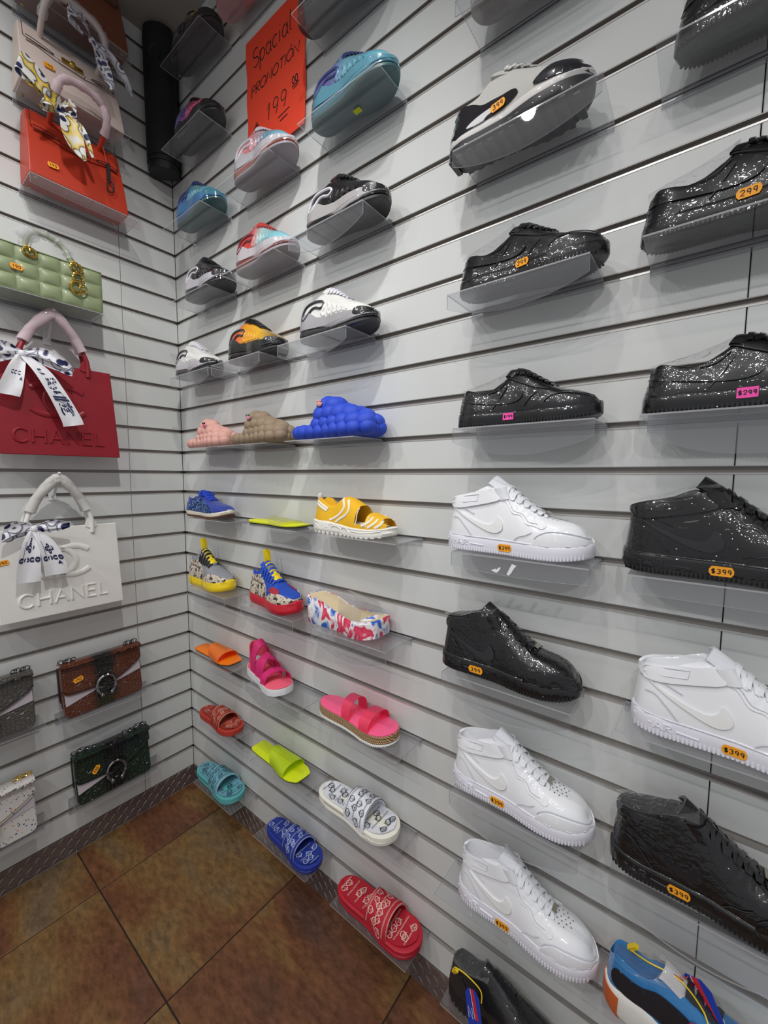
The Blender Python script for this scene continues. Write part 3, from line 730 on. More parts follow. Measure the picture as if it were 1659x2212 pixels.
def court_low(label, loc, L=.312, rz=0., heel_tab=True):
    r = thing('low_top_sneaker', label, 'sneaker', loc, rz, 'court sneakers on the right-hand shelves')
    up = M('black_leather_glossy', '#0f1013', .35, wrap=.85); so = M('black_rubber_glossy', '#0b0c0e', .4, wrap=.7); sw = M('black_panel', '#121317', .35, wrap=.7); st = M('black_seam', '#2c2c32', .35, coat=.6)
    s = Shoe(r, L, sole=[(0, .115), (.3, .105), (.6, .098), (.85, .095), (1, .10)], base=[(0, .09), (1, .08)],
             H=[(0, .245), (.04, .282), (.09, .272), (.17, .248), (.24, .262), (.31, .33), (.37, .378), (.43, .368), (.52, .315), (.62, .262), (.72, .222), (.82, .20), (.91, .175), (.97, .145), (1, .11)],
             open_t=(.26, .33), lean=.03, toe=.03, warp=.07, pinch=curve([(0, .05), (.2, .08), (.38, .22), (.55, .18), (.7, .05), (1, 0)]))
    s.solemesh(so); s.upper(up); s.ribs(so, .002, .010)
    s.patch('swoosh', [(.02, .208), (.15, .188), (.28, .180), (.36, .195), (.395, .235), (.415, .265), (.45, .235), (.455, .19), (.42, .158), (.33, .146), (.2, .16), (.08, .185)], sw, .0030)
    s.patch('toe_guard', [(.60, .09), (.63, .125), (.69, .155), (.80, .158), (.90, .145), (.965, .13), (.985, .10), (.8, .08), (.65, .08)], sw, .0022, both=True)
    s.patch('heel_counter', [(.0, .10), (.012, .235), (.05, .25), (.09, .225), (.12, .17), (.15, .10)], sw, .0020, both=True)
    s.lines('stitching', [[(.22, .235), (.28, .25), (.33, .30)], [(.26, .12), (.31, .20), (.345, .27)], [(.47, .12), (.51, .17), (.55, .205)], [(.61, .13), (.66, .168), (.75, .178), (.88, .163), (.97, .14)], [(.33, .335), (.38, .31), (.46, .27), (.54, .235), (.63, .215)]], st, .0018, .001, .0022)
    s.dots('perforations', [(.72 + .03 * i, -.045 + .03 * j) for i in range(4) for j in range(4)], .0013, st, s.top())
    s.tongue([(.64, .255), (.54, .315), (.45, .365), (.385, .392), (.35, .395)], lambda a: .058 + .0 * a, up, .005)
    s.laces(so, .41, .62, 6, .066, .0075, .016, .0055)
    if heel_tab: s.film(curve([(0, .285), (.05, .295), (.2, .33), (.36, .395)]), .02, .36, FILM, wf=.72)
    return r, s
# ---- sculpted air-cushion runners
def runner(name_label, loc, up, mid, air, outs, loop, lace, toe=None, L=.300, rz=0., loopfill=None, cap=None):
    r = thing('running_sneaker', name_label, 'sneaker', loc, rz, 'wrapped air-cushion runners')
    s = Shoe(r, L, wscale=1.04, sole=[(0, .165), (.2, .155), (.4, .135), (.7, .115), (1, .11)], base=[(0, .13), (1, .085)],
             H=[(0, .33), (.04, .372), (.10, .372), (.18, .376), (.26, .42), (.33, .458), (.40, .44), (.50, .385), (.62, .318), (.74, .265), (.85, .225), (.93, .19), (.98, .155), (1, .12)],
             open_t=(.25, .33), lean=.035, toe=.05, warp=.065, pinch=curve([(0, .06), (.2, .12), (.36, .26), (.55, .2), (.75, .06), (1, 0)]), spring=.016)
    z1 = curve([(0, .105), (.3, .10), (.45, .075), (.6, .05), (1, .05)])
    s.solemesh(outs, 0., lambda t: .035, name='outsole', prof=[(0, -.004), (.3, 0), (1, 0)])
    s.solemesh(air, .032 * L, lambda t: z1(t) + .005, name='air_cushion', prof=[(0, -.003), (.3, .0015), (.7, .0015), (1, -.003)])
    s.solemesh(mid, lambda t: z1(t) - .002, name='midsole', prof=[(0, -.002), (.25, .0015), (.7, 0), (1, -.004)])
    s.upper(up)
    s.patch('midsole_wave', [(.004, .13), (.004, .205), (.05, .225), (.11, .255), (.165, .262), (.215, .235), (.275, .195), (.36, .175), (.5, .158), (.68, .142), (.86, .132), (.97, .122), (.985, .095), (.7, .085), (.4, .09), (.1, .11)], mid, .0036, both=True)
    if toe: s.patch('toe_guard', [(.80, .10), (.81, .145), (.86, .16), (.93, .155), (.985, .135), (.995, .1), (.9, .085)], toe, .0042, both=True)
    lp = [(.072, .222), (.076, .275), (.112, .330), (.175, .358), (.25, .362), (.315, .345), (.345, .312), (.335, .284), (.298, .280), (.252, .300), (.205, .302), (.168, .270), (.14, .228), (.102, .203)]
    if loopfill: s.patch('side_panel', lp, loopfill, .0028)
    q = cat(lp + [lp[0]], 4); s.lines('side_loop', [q], loop, .0075, .0028, .0022, smooth=0)
    s.lines('upper_ridges', [[(.33 + .075 * i, .335 - .032 * i), (.35 + .078 * i, .28 - .024 * i), (.33 + .08 * i, .225 - .012 * i), (.37 + .085 * i, .185 - .008 * i)] for i in range(5)], up, .011, .0034, .0006, both=True)
    s.tongue([(.62, .312), (.52, .378), (.42, .445), (.35, .482), (.315, .492)], lambda a: .062 - .012 * a, cap or up, .006)
    s.laces(lace, .39, .60, 6, .072, .0080, .018)
    s.patch('heel_clip', [(.0, .225), (.004, .30), (.025, .335), (.05, .30), (.05, .245)], loop, .0026, both=True)
    return r, s
# ------------------------------------------------------------------ right wall: shelves and footwear
YC = -.068
def put(xc, k, y=YC): return (xc, y, zg(k) + .0035)
def cxs(a, b): return (a + b) / 2
# --- column 4 and 5 : court sneakers
r, s = court_mid('white high-top sneaker at eye level, with a shelf lip bearing torn white paper scraps below', put(1.657, 2), 'w')
WMID = (r, s)
w2 = copy_tree(r, put(1.684, 8), 'white high-top sneaker directly below the black high-top with crumpled strap')
w3 = copy_tree(r, put(1.705, 11), 'lowest white high-top sneaker of its column, above the black sneaker with blue hang tag')
w4 = copy_tree(r, put(2.065, 5), 'white high-top sneaker at the right edge of the picture, between two black high-tops')
for root, x, z, rot in ((r, .41, .055, .02), (w2, .335, .055, -.02), (w3, .335, .05, 0), (w4, .40, .055, 0)): sticker((lambda ms, L: lambda u, v: ms(u / L, v / L))(s.sidesole(), s.L), x * s.L, z * s.L, root, 'o', '$399', rot, 1.22)
b1, sb = court_mid('black shrink-wrapped high-top sneaker with crumpled ankle strap, under the eye-level white high-top', put(1.646, 5), 'b', sealed=True)
b2 = copy_tree(b1, put(2.036, 2), 'black high-top sneaker tagged $399 at right edge, shrink film peaked over its ankle')
b3 = copy_tree(b1, put(2.042, 8), 'black high-top sneaker at the lower right edge, above the colourful running shoe')
msb = (lambda ms, L: lambda u, v: ms(u / L, v / L))(sb.sidesole(), sb.L)
for root, x, z, t in ((b1, .27, .06, '399'), (b2, .385, .06, '$399'), (b3, .30, .062, '$399')): sticker(msb, x * sb.L, z * sb.L, root, 'o', t, 0, 1.22)
l1, sl = court_low('black low-top sneaker with orange 299 sticker, fully in view below the snakeskin-look sneaker', put(1.665, -4))
l2 = copy_tree(l1, put(1.668, -1), 'black low-top sneaker with pink sticker, directly above the eye-level white high-top')
l3 = copy_tree(l1, put(2.028, -4), 'black low-top sneaker with orange 299 sticker, cut by the right picture edge')
l4 = copy_tree(l1, put(2.045, -1), 'black low-top sneaker with pink 299 sticker, cut by the right picture edge')
l5 = copy_tree(l1, put(2.062, -7), 'topmost black low-top sneaker, its dark sole seen from below at upper right corner')
msl = (lambda ms, L: lambda u, v: ms(u / L, v / L))(sl.side(), sl.L)
for root, x, z, c, t, sc in ((l1, .44, .115, 'o', '299', 1.1), (l2, .37, .06, 'p', '$199', 1.1), (l3, .40, .11, 'o', '299', 1.15), (l4, .40, .075, 'p', '$299', 1.25)):
    sticker((lambda ms, L: lambda u, v: ms(u / L, v / L))(sl.sidesole(), sl.L), x * sl.L, min(z, .09) * sl.L, root, c, t, 0, sc)
# --- runners
W_ = .55
blk = M('runner_black', '#17171b', .35, wrap=W_); wht = M('runner_white', '#e6e6e2', .4, wrap=W_); gry = M('runner_grey', '#a9a7ac', .45, wrap=.3)
lgr = M('runner_pale_grey', '#c9c6cc', .4, wrap=.3); airb = M('runner_air_black', '#202026', .12, coat=1.); airr = M('runner_air_red', '#8c4a46', .12, coat=1.); airw = M('runner_air_white', '#b9b0b6', .15, coat=1.)
outb = M('outsole_black', '#26262a', .5, coat=.4); outg = M('outsole_lilac_grey', '#9b949b', .5, coat=.3); outt = M('outsole_teal', '#3b6468', .45, coat=.4)
lpw = M('loop_white', '#e4e2ea', .35, coat=.6); lpd = M('loop_dark', '#3a3a44', .35, coat=.6); lpn = M('loop_navy', '#3d4a86', .3, wrap=.4)
RUN = [
 ('black runner with fiery orange and yellow upper, nearest the ceiling beside the black speaker', .364, -16, Mgrad('up_fire', [(0, '#c8421c'), (.3, '#1a191d'), (.6, '#17171b'), (.8, '#d79a22'), (1, '#1c1b1f')], .35, W_), M('mid_black', '#1d1d22', .35, wrap=.4), airb, outb, lpd, blk, blk, None),
 ('pink and purple runner with black sole, below the one beside the speaker', .363, -13, Mgrad('up_pinkpurple', [(0, '#7d4fa6'), (.3, '#a765b8'), (.5, '#e26a92'), (.8, '#ef6f86'), (1, '#5a2b33')], .35, W_), M('mid_charcoal', '#36363b', .35, wrap=.4), airb, outb, M('loop_violet', '#69609c', .3, coat=.6), blk, blk, None),
 ('blue and turquoise runner with teal sole and pink sticker, close to the corner', .356, -10, Mgrad('up_blueteal', [(0, '#3b58a6'), (.35, '#4f86b8'), (.6, '#8fc7cf'), (1, '#5aa3bb')], .35, W_), M('mid_blue', '#4a86bd', .35, wrap=.4), M('air_blue', '#3f74a8', .15, coat=1.), outt, lpn, lpn, M('toe_teal', '#3f8094', .35, wrap=.4), None),
 ('black runner with white side loop and white midsole, nearest the wall corner', .405, -7, blk, M('mid_white', '#c9c6cf', .4, wrap=.3), airb, outb, lpw, blk, blk, None),
 ('small white runner with dark side loop, closest to the corner just above the bubble slides', .300, -4, wht, lgr, airb, outb, lpd, lpw, blk, wht),
 ('pink-soled runner cut off by the top edge above the red paper sign', .690, -16, Mgrad('up_rose', [(0, '#d98a94'), (1, '#e3a3a6')], .4, W_), M('mid_rose', '#d79a9e', .4, wrap=.4), M('air_rose', '#c98488', .2, coat=1.), M('outsole_rose', '#c08a8c', .5, coat=.3), lpw, lpw, None, None),
 ('coral, blue and white runner overlapping the bottom of the red paper sign', .770, -10, Mgrad('up_coralblue', [(0, '#e2728a'), (.3, '#e58c94'), (.55, '#c8b6c0'), (.75, '#6fa9c0'), (1, '#7fb0c4')], .35, W_), lgr, M('air_coral', '#b0503f', .15, coat=1.), outg, lpw, lpw, None, None),
 ('red and aqua runner with white midsole and dark red air cushion', .769, -7, Mgrad('up_redaqua', [(0, '#e8503f'), (.35, '#d6494a'), (.55, '#b9dcdc'), (.8, '#86c3cf'), (1, '#8cc0cc')], .35, W_), lgr, airr, outg, M('loop_red', '#8c2f38', .35, coat=.6), M('lace_red', '#d84a44', .4, wrap=.4), None, None),
 ('orange and yellow runner with black laces, toe and sole', .705, -4, Mgrad('up_flame', [(0, '#c2391f'), (.25, '#e8622a'), (.42, '#efa52a'), (.7, '#eeb732'), (.8, '#caa03a'), (1, '#202024')], .35, W_), M('mid_ink', '#232228', .35, wrap=.4), airb, outb, lpd, blk, blk, blk),
 ('dark-soled runner cut by the top edge, touching the upper corner of the red paper sign', 1.112, -13, blk, M('mid_coal', '#2b2b30', .4, wrap=.4), airb, outb, lpd, blk, None, None),
 ('purple and turquoise runner with big teal sole, right of the red paper sign', 1.166, -10, Mgrad('up_purpleteal', [(0, '#7a5c94'), (.3, '#66679e'), (.5, '#6fa5b8'), (.8, '#5d9fb4'), (1, '#6fb4c2')], .35, W_), M('mid_teal', '#5b93a6', .3, wrap=.5), M('air_teal', '#4c7f92', .15, coat=1.), outt, lpn, lpn, None, None),
 ('black runner with white loop and silver midsole, on a curved-lip shelf under the teal-soled one', 1.140, -7, blk, M('mid_silver', '#b3b0b0', .35, wrap=.4), airb, outb, lpw, blk, blk, None),
 ('white and grey runner with black toe and pink sticker, above the blue bubble slide', 1.104, -4, wht, gry, airb, outb, lpd, lpw, blk, wht),
]
RS = []
for lab, x, k, up, mid, air, outs, loop, lace, toe, cap in RUN:
    r, s = runner(lab, put(x, k), up, mid, air, outs, loop, lace, toe, cap=cap, loopfill=None); RS.append((r, s))
for i, x, z, c, rot in ((0, .13, .2, 'p', .9), (2, .12, .17, 'p', .8), (8, .15, .19, 'p', .1), (12, .17, .2, 'p', .15)):
    r, s = RS[i]; sticker((lambda ms, L: lambda u, v: ms(u / L, v / L))(s.side(), s.L), x * s.L, z * s.L, r, c, '', rot, 1.05)
# --- chunky snakeskin-look sneaker
def chunky():
    r = thing('chunky_sneaker', 'black and grey sneaker with snakeskin-look knit, white midsole and thick black sole', 'sneaker', put(1.632, -7, -.075), 0)
    blk2 = M('patent_black', '#1d1d24', .22, wrap=.5); knit = M('knit_grey', '#b9b7b3', .75, bmp=(260, .5)); midw = M('chunky_midsole', '#d8d4d2', .4, coat=.5); so = M('chunky_outsole', '#232328', .5, coat=.4)
    s = Shoe(r, .305, wscale=1.02, sole=[(0, .15), (.5, .14), (1, .14)], base=[(0, .12), (1, .11)],
             H=[(0, .31), (.05, .345), (.12, .345), (.2, .36), (.27, .42), (.33, .46), (.42, .44), (.52, .385), (.64, .32), (.76, .268), (.87, .235), (.95, .205), (1, .15)], open_t=(.25, .32), lean=.04, toe=.05, warp=.06,
             pinch=curve([(0, .06), (.3, .22), (.55, .2), (.75, .06), (1, 0)]), spring=.014)
    s.solemesh(so, 0., lambda t: .085, name='outsole', prof=[(0, -.006), (.2, 0), (.8, .001), (1, -.001)])
    s.solemesh(midw, .08 * s.L, name='midsole', prof=[(0, -.002), (.4, .001), (1, -.003)])
    s.upper(knit)
    s.patch('heel_panel', [(.0, .12), (.0, .31), (.04, .345), (.12, .33), (.19, .30), (.26, .25), (.36, .235), (.46, .225), (.50, .18), (.42, .15), (.2, .13)], blk2, .003, both=True)
    s.patch('toe_panel', [(.62, .15), (.64, .19), (.72, .225), (.82, .225), (.92, .205), (.985, .17), (.99, .13), (.8, .13)], blk2, .003, both=True)
    s.patch('silver_arch', [(.16, .135), (.20, .165), (.28, .185), (.38, .185), (.40, .165), (.30, .15), (.26, .13)], M('silver_arch', '#dcdcde', .2, coat=1.), .0045)
    s.tongue([(.62, .315), (.52, .385), (.42, .445), (.35, .472), (.32, .478)], lambda a: .055 + .022 * a, knit, .007)
    s.laces(M('grey_lace', '#cfcecb', .6), .40, .60, 5, .068, .0085, .012)
    mb = MB()
    for i in range(12):
        t = .04 + .08 * i; mb.box((t - .5) * s.L - .006, (t - .5) * s.L + .006, -s.W(t) * .93, s.W(t) * .93, -.0, .004)
    mb.build('tread_blocks', so, r, smooth=False)
    sticker((lambda ms, L: lambda u, v: ms(u / L, v / L))(s.side(), s.L), .37 * s.L, .17 * s.L, r, 'o', '399', .15, 1.2, .004)
chunky()
def grey_top():
    r, s = runner('pale grey sneaker with zigzag sole tread, cut by the top edge above the snakeskin-look sneaker', put(1.672, -10), M('pale_upper', '#c4c1bd', .5, wrap=.3), M('pale_mid', '#bcb8b5', .45), M('pale_air', '#b1adab', .4), M('pale_outsole', '#9c9794', .6), lpw, lpw)
    mb = MB()
    for i in range(9):
        for j in range(3):
            u = .08 + .02 * i + .0 * j; y = -.05 + .04 * j
            strokes(mb, [[(u, y - .015), (u + .012, y), (u, y + .015), (u + .012, y + .028)]], plane_map((-s.L / 2, 0, -.0005), (s.L, 0, 0), (0, s.L, 0), (0, 0, -1)), .006, .0006, .0006)
    mb.build('zigzag_tread', M('pale_tread', '#837e7c', .7), r)
grey_top()
# --- black sneaker with hang tag and colourful sneaker, bottom right
TAGB = M('tag_blue', '#1f3fae', .4); TAGR = M('tag_red', '#c92a3a', .4); TAGW = M('tag_white', '#eceef2', .5); TIEY = M('tie_yellow', '#f1d021', .4)
def hangtag(r, pts, tag_o, tag_ex, tag_ey, knob):
    t = MB(); t.tube(cat(pts, 8), .0014, 6); tie = t.build('tag_tie', TIEY, r)
    kb = MB(); kb.box(-.004, .004, -.004, .004, -.012, .012); ko = kb.build('tie_lock', TIEY, tie, smooth=False); ko.location = knob; ko.rotation_euler = (.4, .5, .3)
    ex, ey = Vector(tag_ex), Vector(tag_ey); n = ex.cross(ey).normalized(); mp = plane_map(tag_o, ex, ey, n)
    mb = MB(); patch(mb, [(0, 0), (.052, 0), (.052, .1), (.04, .112), (.012, .112), (0, .1)], mp, .0006, .05, .0012); tg = mb.build('hang_tag', TAGB, r, smooth=False)
    mb = MB(); patch(mb, [(.03, .06), (.042, .06), (.034, .112), (.022, .112)], mp, .0009, .05, .0003); mb.build('red_stripe', TAGR, tg, smooth=False)
    mb = MB(); patch(mb, [(.0285, .06), (.030, .06), (.022, .112), (.0205, .112)], mp, .0010, .05, .0003); patch(mb, [(.004, .004), (.048, .004), (.048, .045), (.004, .045)], mp, .0010, .05, .0003); mb.build('white_label', TAGW, tg, smooth=False)
    mb = MB(); strokes(mb, text_lines('N', .014, .068, .02, .2), mp, .0022, .0012); mb.build('tag_letter', TAGW, tg)
    mb = MB()
    for i in range(14): strokes(mb, [[(.010 + i * .0022, .012), (.010 + i * .0022, .030)]], mp, .0006 + .0007 * (i % 3), .0014)
    mb.build('barcode', INK, tg)
def tagged():
    r = thing('black_sneaker', 'black sneaker with yellow tie and blue hang tag, cut by the bottom edge', 'sneaker', (1.672, -.075, zg(14) + .0035), 0)
    up = M('black_mesh', '#19191b', .5, wrap=.5); so = M('black_knobby', '#161617', .55, bmp=(90, .9))
    s = Shoe(r, .30, wscale=1.05, sole=[(0, .16), (.5, .13), (1, .12)], base=[(0, .12), (1, .1)], H=[(0, .31), (.05, .36), (.12, .355), (.22, .35), (.3, .40), (.36, .425), (.45, .39), (.58, .33), (.72, .27), (.86, .225), (.95, .19), (1, .14)], open_t=(.27, .34), lean=.03, toe=.05, pinch=curve([(0, .05), (.35, .22), (.7, .06), (1, 0)]))
    s.solemesh(so); s.upper(up); s.ribs(so, .002, .02, .012, .008)
    s.patch('heel_panel', [(.0, .16), (.0, .30), (.05, .33), (.12, .29), (.2, .24), (.24, .15)], M('black_panel2', '#202022', .4, wrap=.4), .003, both=True)
    s.tongue([(.62, .31), (.5, .375), (.42, .425), (.36, .45), (.33, .455)], lambda a: .055 + .022 * a, up, .008); s.laces(blk, .42, .6, 5, .068, .009, .012)
    L = s.L; g = lambda u, y, z: ((u - .5) * L, y, z * L)
    s.film(curve([(0, .375), (.15, .37), (.36, .43)]), .03, .38, FILM, wf=.75)
    hangtag(r, [g(.10, -.035, .34), g(.13, -.055, .46), g(.24, -.06, .50), g(.36, -.055, .44), g(.38, -.06, .36)], g(.34, -.085, -.0), (.035, -.004, .026) and Vector((.8, -.25, .55)).normalized(), Vector((-.35, .35, .87)).normalized(), g(.11, -.04, .36))
tagged()
def colourful():
    r = thing('colourful_sneaker', 'blue, navy and orange running shoe with white sole and yellow tie, bottom right corner', 'sneaker', (2.035, -.085, zg(11) + .0035), 0)
    up = M('colour_blue', '#2f78b4', .35, wrap=.5); nav = M('colour_navy', '#14151f', .5, wrap=.4); whs = M('colour_sole', '#e4e2dc', .5); org = M('colour_orange', '#c9602a', .5, coat=.3); mag = M('colour_magenta', '#93335f', .5)
    s = Shoe(r, .305, wscale=1.05, sole=[(0, .17), (.15, .2), (.4, .15), (1, .12)], base=[(0, .13), (1, .1)], H=[(0, .33), (.05, .385), (.12, .375), (.22, .355), (.3, .40), (.36, .43), (.45, .40), (.58, .33), (.72, .27), (.86, .225), (.95, .19), (1, .14)], open_t=(.27, .34), lean=.02, toe=.05, pinch=curve([(0, .05), (.35, .22), (.7, .06), (1, 0)]))
    s.solemesh(whs); s.solemesh(org, 0., lambda t: .15, name='heel_block', t0=0., t1=.10, outset=.001, prof=[(0, -.003), (.3, .0015), (1, 0)])
    s.upper(up)
    s.patch('navy_panel', [(.06, .22), (.065, .30), (.12, .31), (.22, .30), (.32, .33), (.45, .30), (.60, .22), (.66, .17), (.5, .16), (.3, .19), (.15, .2)], nav, .003, both=True)
    s.patch('magenta_panel', [(.44, .20), (.47, .30), (.55, .28), (.62, .22), (.58, .17)], mag, .005)
    s.tongue([(.62, .31), (.5, .38), (.42, .43), (.36, .465), (.33, .47)], lambda a: .055 + .022 * a, M('tongue_pale', '#c4c2c4', .5, wrap=.4), .008); s.laces(nav, .46, .6, 4, .068, .009, .012)
    L = s.L; g = lambda u, y, z: ((u - .5) * L, y, z * L)
    s.film(curve([(0, .37), (.15, .365), (.36, .42)]), .05, .38, FILM, wf=.7)
    mp = s.top(); mb = MB(); strokes(mb, [cat(q, 3) for q in ([(.37, -.03), (.42, -.02), (.36, .0), (.43, .005)], [(.38, .02), (.42, .0), (.44, .03)])], lambda u, v: (Vector(((u - .5) * L, v * L, .452 * L - (u - .36) * .35 * L)), Vector((.3, 0, 1)).normalized()), .006, .0045); mb.build('red_scrawl', M('red_pen', '#c44a3c', .6), r)
    hangtag(r, [g(.14, .01, .38), g(.24, -.01, .44), g(.40, -.01, .45), g(.52, -.02, .38), g(.56, -.04, .32)], g(.58, -.02, .12), Vector((.75, -.3, .45)).normalized(), Vector((-.5, .35, .8)).normalized(), g(.15, .01, .41))
colourful()

# --- bubble slides
def bubble(label, x, k, col, charm, L=.30, ys=YC, sc=1.0):
    r = thing('bubble_slide', label, 'slide', put(x, k, ys), 0, 'bubble slides in one row')
    m = MATS.get('bub' + col)
    if not m:
        m, nt, b = nodes('bub' + col); b.inputs['Base Color'].default_value = lin(col); b.inputs['Roughness'].default_value = .55
        w1 = N(nt, 'ShaderNodeTexWave', inp={'Scale': 95., 'Distortion': .0}); w1.bands_direction = 'Z'; nt.links.new(tex(nt), w1.inputs['Vector'])
        w2_ = N(nt, 'ShaderNodeTexWave', inp={'Scale': 95., 'Distortion': .0}); w2_.bands_direction = 'X'; nt.links.new(tex(nt), w2_.inputs['Vector'])
        a = N(nt, 'ShaderNodeMath', operation='MINIMUM'); nt.links.new(w1.outputs['Fac'], a.inputs[0]); nt.links.new(w2_.outputs['Fac'], a.inputs[1]); bump(nt, b, a.outputs[0], .25, .0015); MATS['bub' + col] = m
    s = Shoe(r, L, wscale=1.06, sole=[(0, .085), (1, .085)], base=[(0, .06), (1, .06)], H=[(0, .07), (.28, .075), (.31, .20), (.36, .335), (.42, .375), (.50, .355), (.62, .285), (.75, .24), (.88, .20), (.95, .16), (1, .1)], open_t=None, toe=.03, inset=.88, pinch=curve([(0, 0), (.4, .3), (.6, .25), (.8, .1), (1, 0)]))
    s.solemesh(m, prof=[(0, -.008), (.2, -.002), (.8, -.002), (1, -.006)]); s.upper(m)
    mp = s.side(); P = []
    for i in range(9): P.append((.05 + .113 * i, .062, .030))
    for i in range(6): P.append((.34 + .118 * i, .145, .036))
    for i in range(4): P.append((.365 + .125 * i, .235, .040))
    for i in range(2): P.append((.385 + .12 * i, .315, .038))
    bm = MB(); bm.ball((0, 0, 0), 1, 14, 9); me = mesh('bubble', bm.v, bm.f); me.materials.append(m)
    def put1(p, rr):
        o = obj('bubble', me, None, r); o.location = p; o.scale = (rr, rr, rr * .92)
    for u, v, q in P:
        u = min(u, .955)
        p, n = (s.sidesole()(u, v) if v < .07 else mp(u, v)); c = p - n * (q * .32); rr = q * L / .30 * .80
        c.z = max(c.z, rr * .93); put1(c, rr)
        put1((c.x, -c.y, c.z), rr)
    for i in range(5): put1(((.40 + .115 * i - .5) * L, 0, s.topz((.40 + .115 * i - .5) * L, 0) - .014), .031)
    c, n = mp(*charm[0]); mb = MB(); tx_, q = n.orthogonal().normalized(), None
    mb.ball((0, 0, 0), .0105, 12, 6, (1, .35, .8)); o = mb.build('charm', charm[1], r); o.location = c + n * .021
    mb = MB(); mb.ball((-.006, -.002, .008), .0038, 8, 5); mb.ball((.006, -.002, .008), .0038, 8, 5); mb.build('charm_detail', charm[2], o)
    return r
bubble('pink bubble slide nearest the corner, first of the three bubble slides', .392, -1, '#dba69b', ((.55, .27), M('charm_pink', '#d9738f', .5), M('charm_dark', '#40263a', .5)), .29)
bubble('taupe brown bubble slide between the pink and the blue one', .728, -1, '#937f68', ((.42, .29), M('charm_rose', '#e58fa8', .5), M('charm_green', '#3f7a54', .5)), .30)
bubble('royal blue bubble slide with pink animal charm, largest of the three bubble slides', 1.098, -1, '#2449c9', ((.41, .30), M('charm_salmon', '#e9a49c', .5), M('charm_salmon', '#e9a49c', .5)), .325)

# --- blue glitter trainer
def glitter():
    r = thing('glitter_sneaker', 'royal blue glitter sneaker with white midsole beside the corner', 'sneaker', put(.352, 2), 0)
    bl = M('blue_suede', '#1a3694', .7, sheen=.3); gl = Mpat('blue_glitter', 'glitter', '#12357e', '#2f6ac0', 250., .35); wh = M('cream_foam', '#d9d4c4', .6); gm = M('gum_rubber', '#6e4632', .6); sat = M('blue_satin_lace', '#2043b6', .35)
    s = Shoe(r, .318, wscale=.95, sole=[(0, .095), (.4, .085), (1, .08)], base=[(0, .075), (1, .065)], H=[(0, .22), (.05, .262), (.12, .25), (.2, .235), (.28, .262), (.36, .318), (.44, .305), (.56, .245), (.68, .205), (.8, .18), (.9, .16), (.97, .13), (1, .1)], open_t=(.27, .35), lean=.03, toe=.04, pinch=curve([(0, .05), (.36, .22), (.6, .15), (.8, .03), (1, 0)]), spring=.016)
    s.solemesh(gm, 0., lambda t: .028, name='outsole', prof=[(0, -.003), (.4, 0), (1, 0)]); s.solemesh(wh, .026 * s.L, name='midsole', prof=[(0, -.001), (.5, .001), (1, -.003)])
    s.upper(bl)
    s.patch('glitter_panel', [(.20, .09), (.16, .16), (.2, .225), (.27, .235), (.33, .27), (.42, .25), (.55, .2), (.66, .17), (.76, .12), (.78, .08), (.5, .075)], gl, .0022, both=True)
    s.patch('heel_panel', [(.0, .09), (.0, .18), (.06, .19), (.11, .15), (.18, .085)], gl, .0022, both=True)
    s.tongue([(.62, .228), (.52, .275), (.44, .318), (.38, .345), (.35, .352)], lambda a: .05 + .02 * a, bl)
    s.laces(sat, .41, .60, 5, .062, .012, .014)
    mb = MB()
    for sg in (-1, 1): mb.tube(cat([((.43 - .5) * .3, 0, .335 * .3), ((.40 - .5) * .3, sg * -.016, .352 * .3), ((.45 - .5) * .3, sg * -.032, .315 * .3), ((.47 - .5) * .3, sg * -.014, .305 * .3)], 5), .004, 6)
    mb.build('lace_bow', sat, r)
glitter()
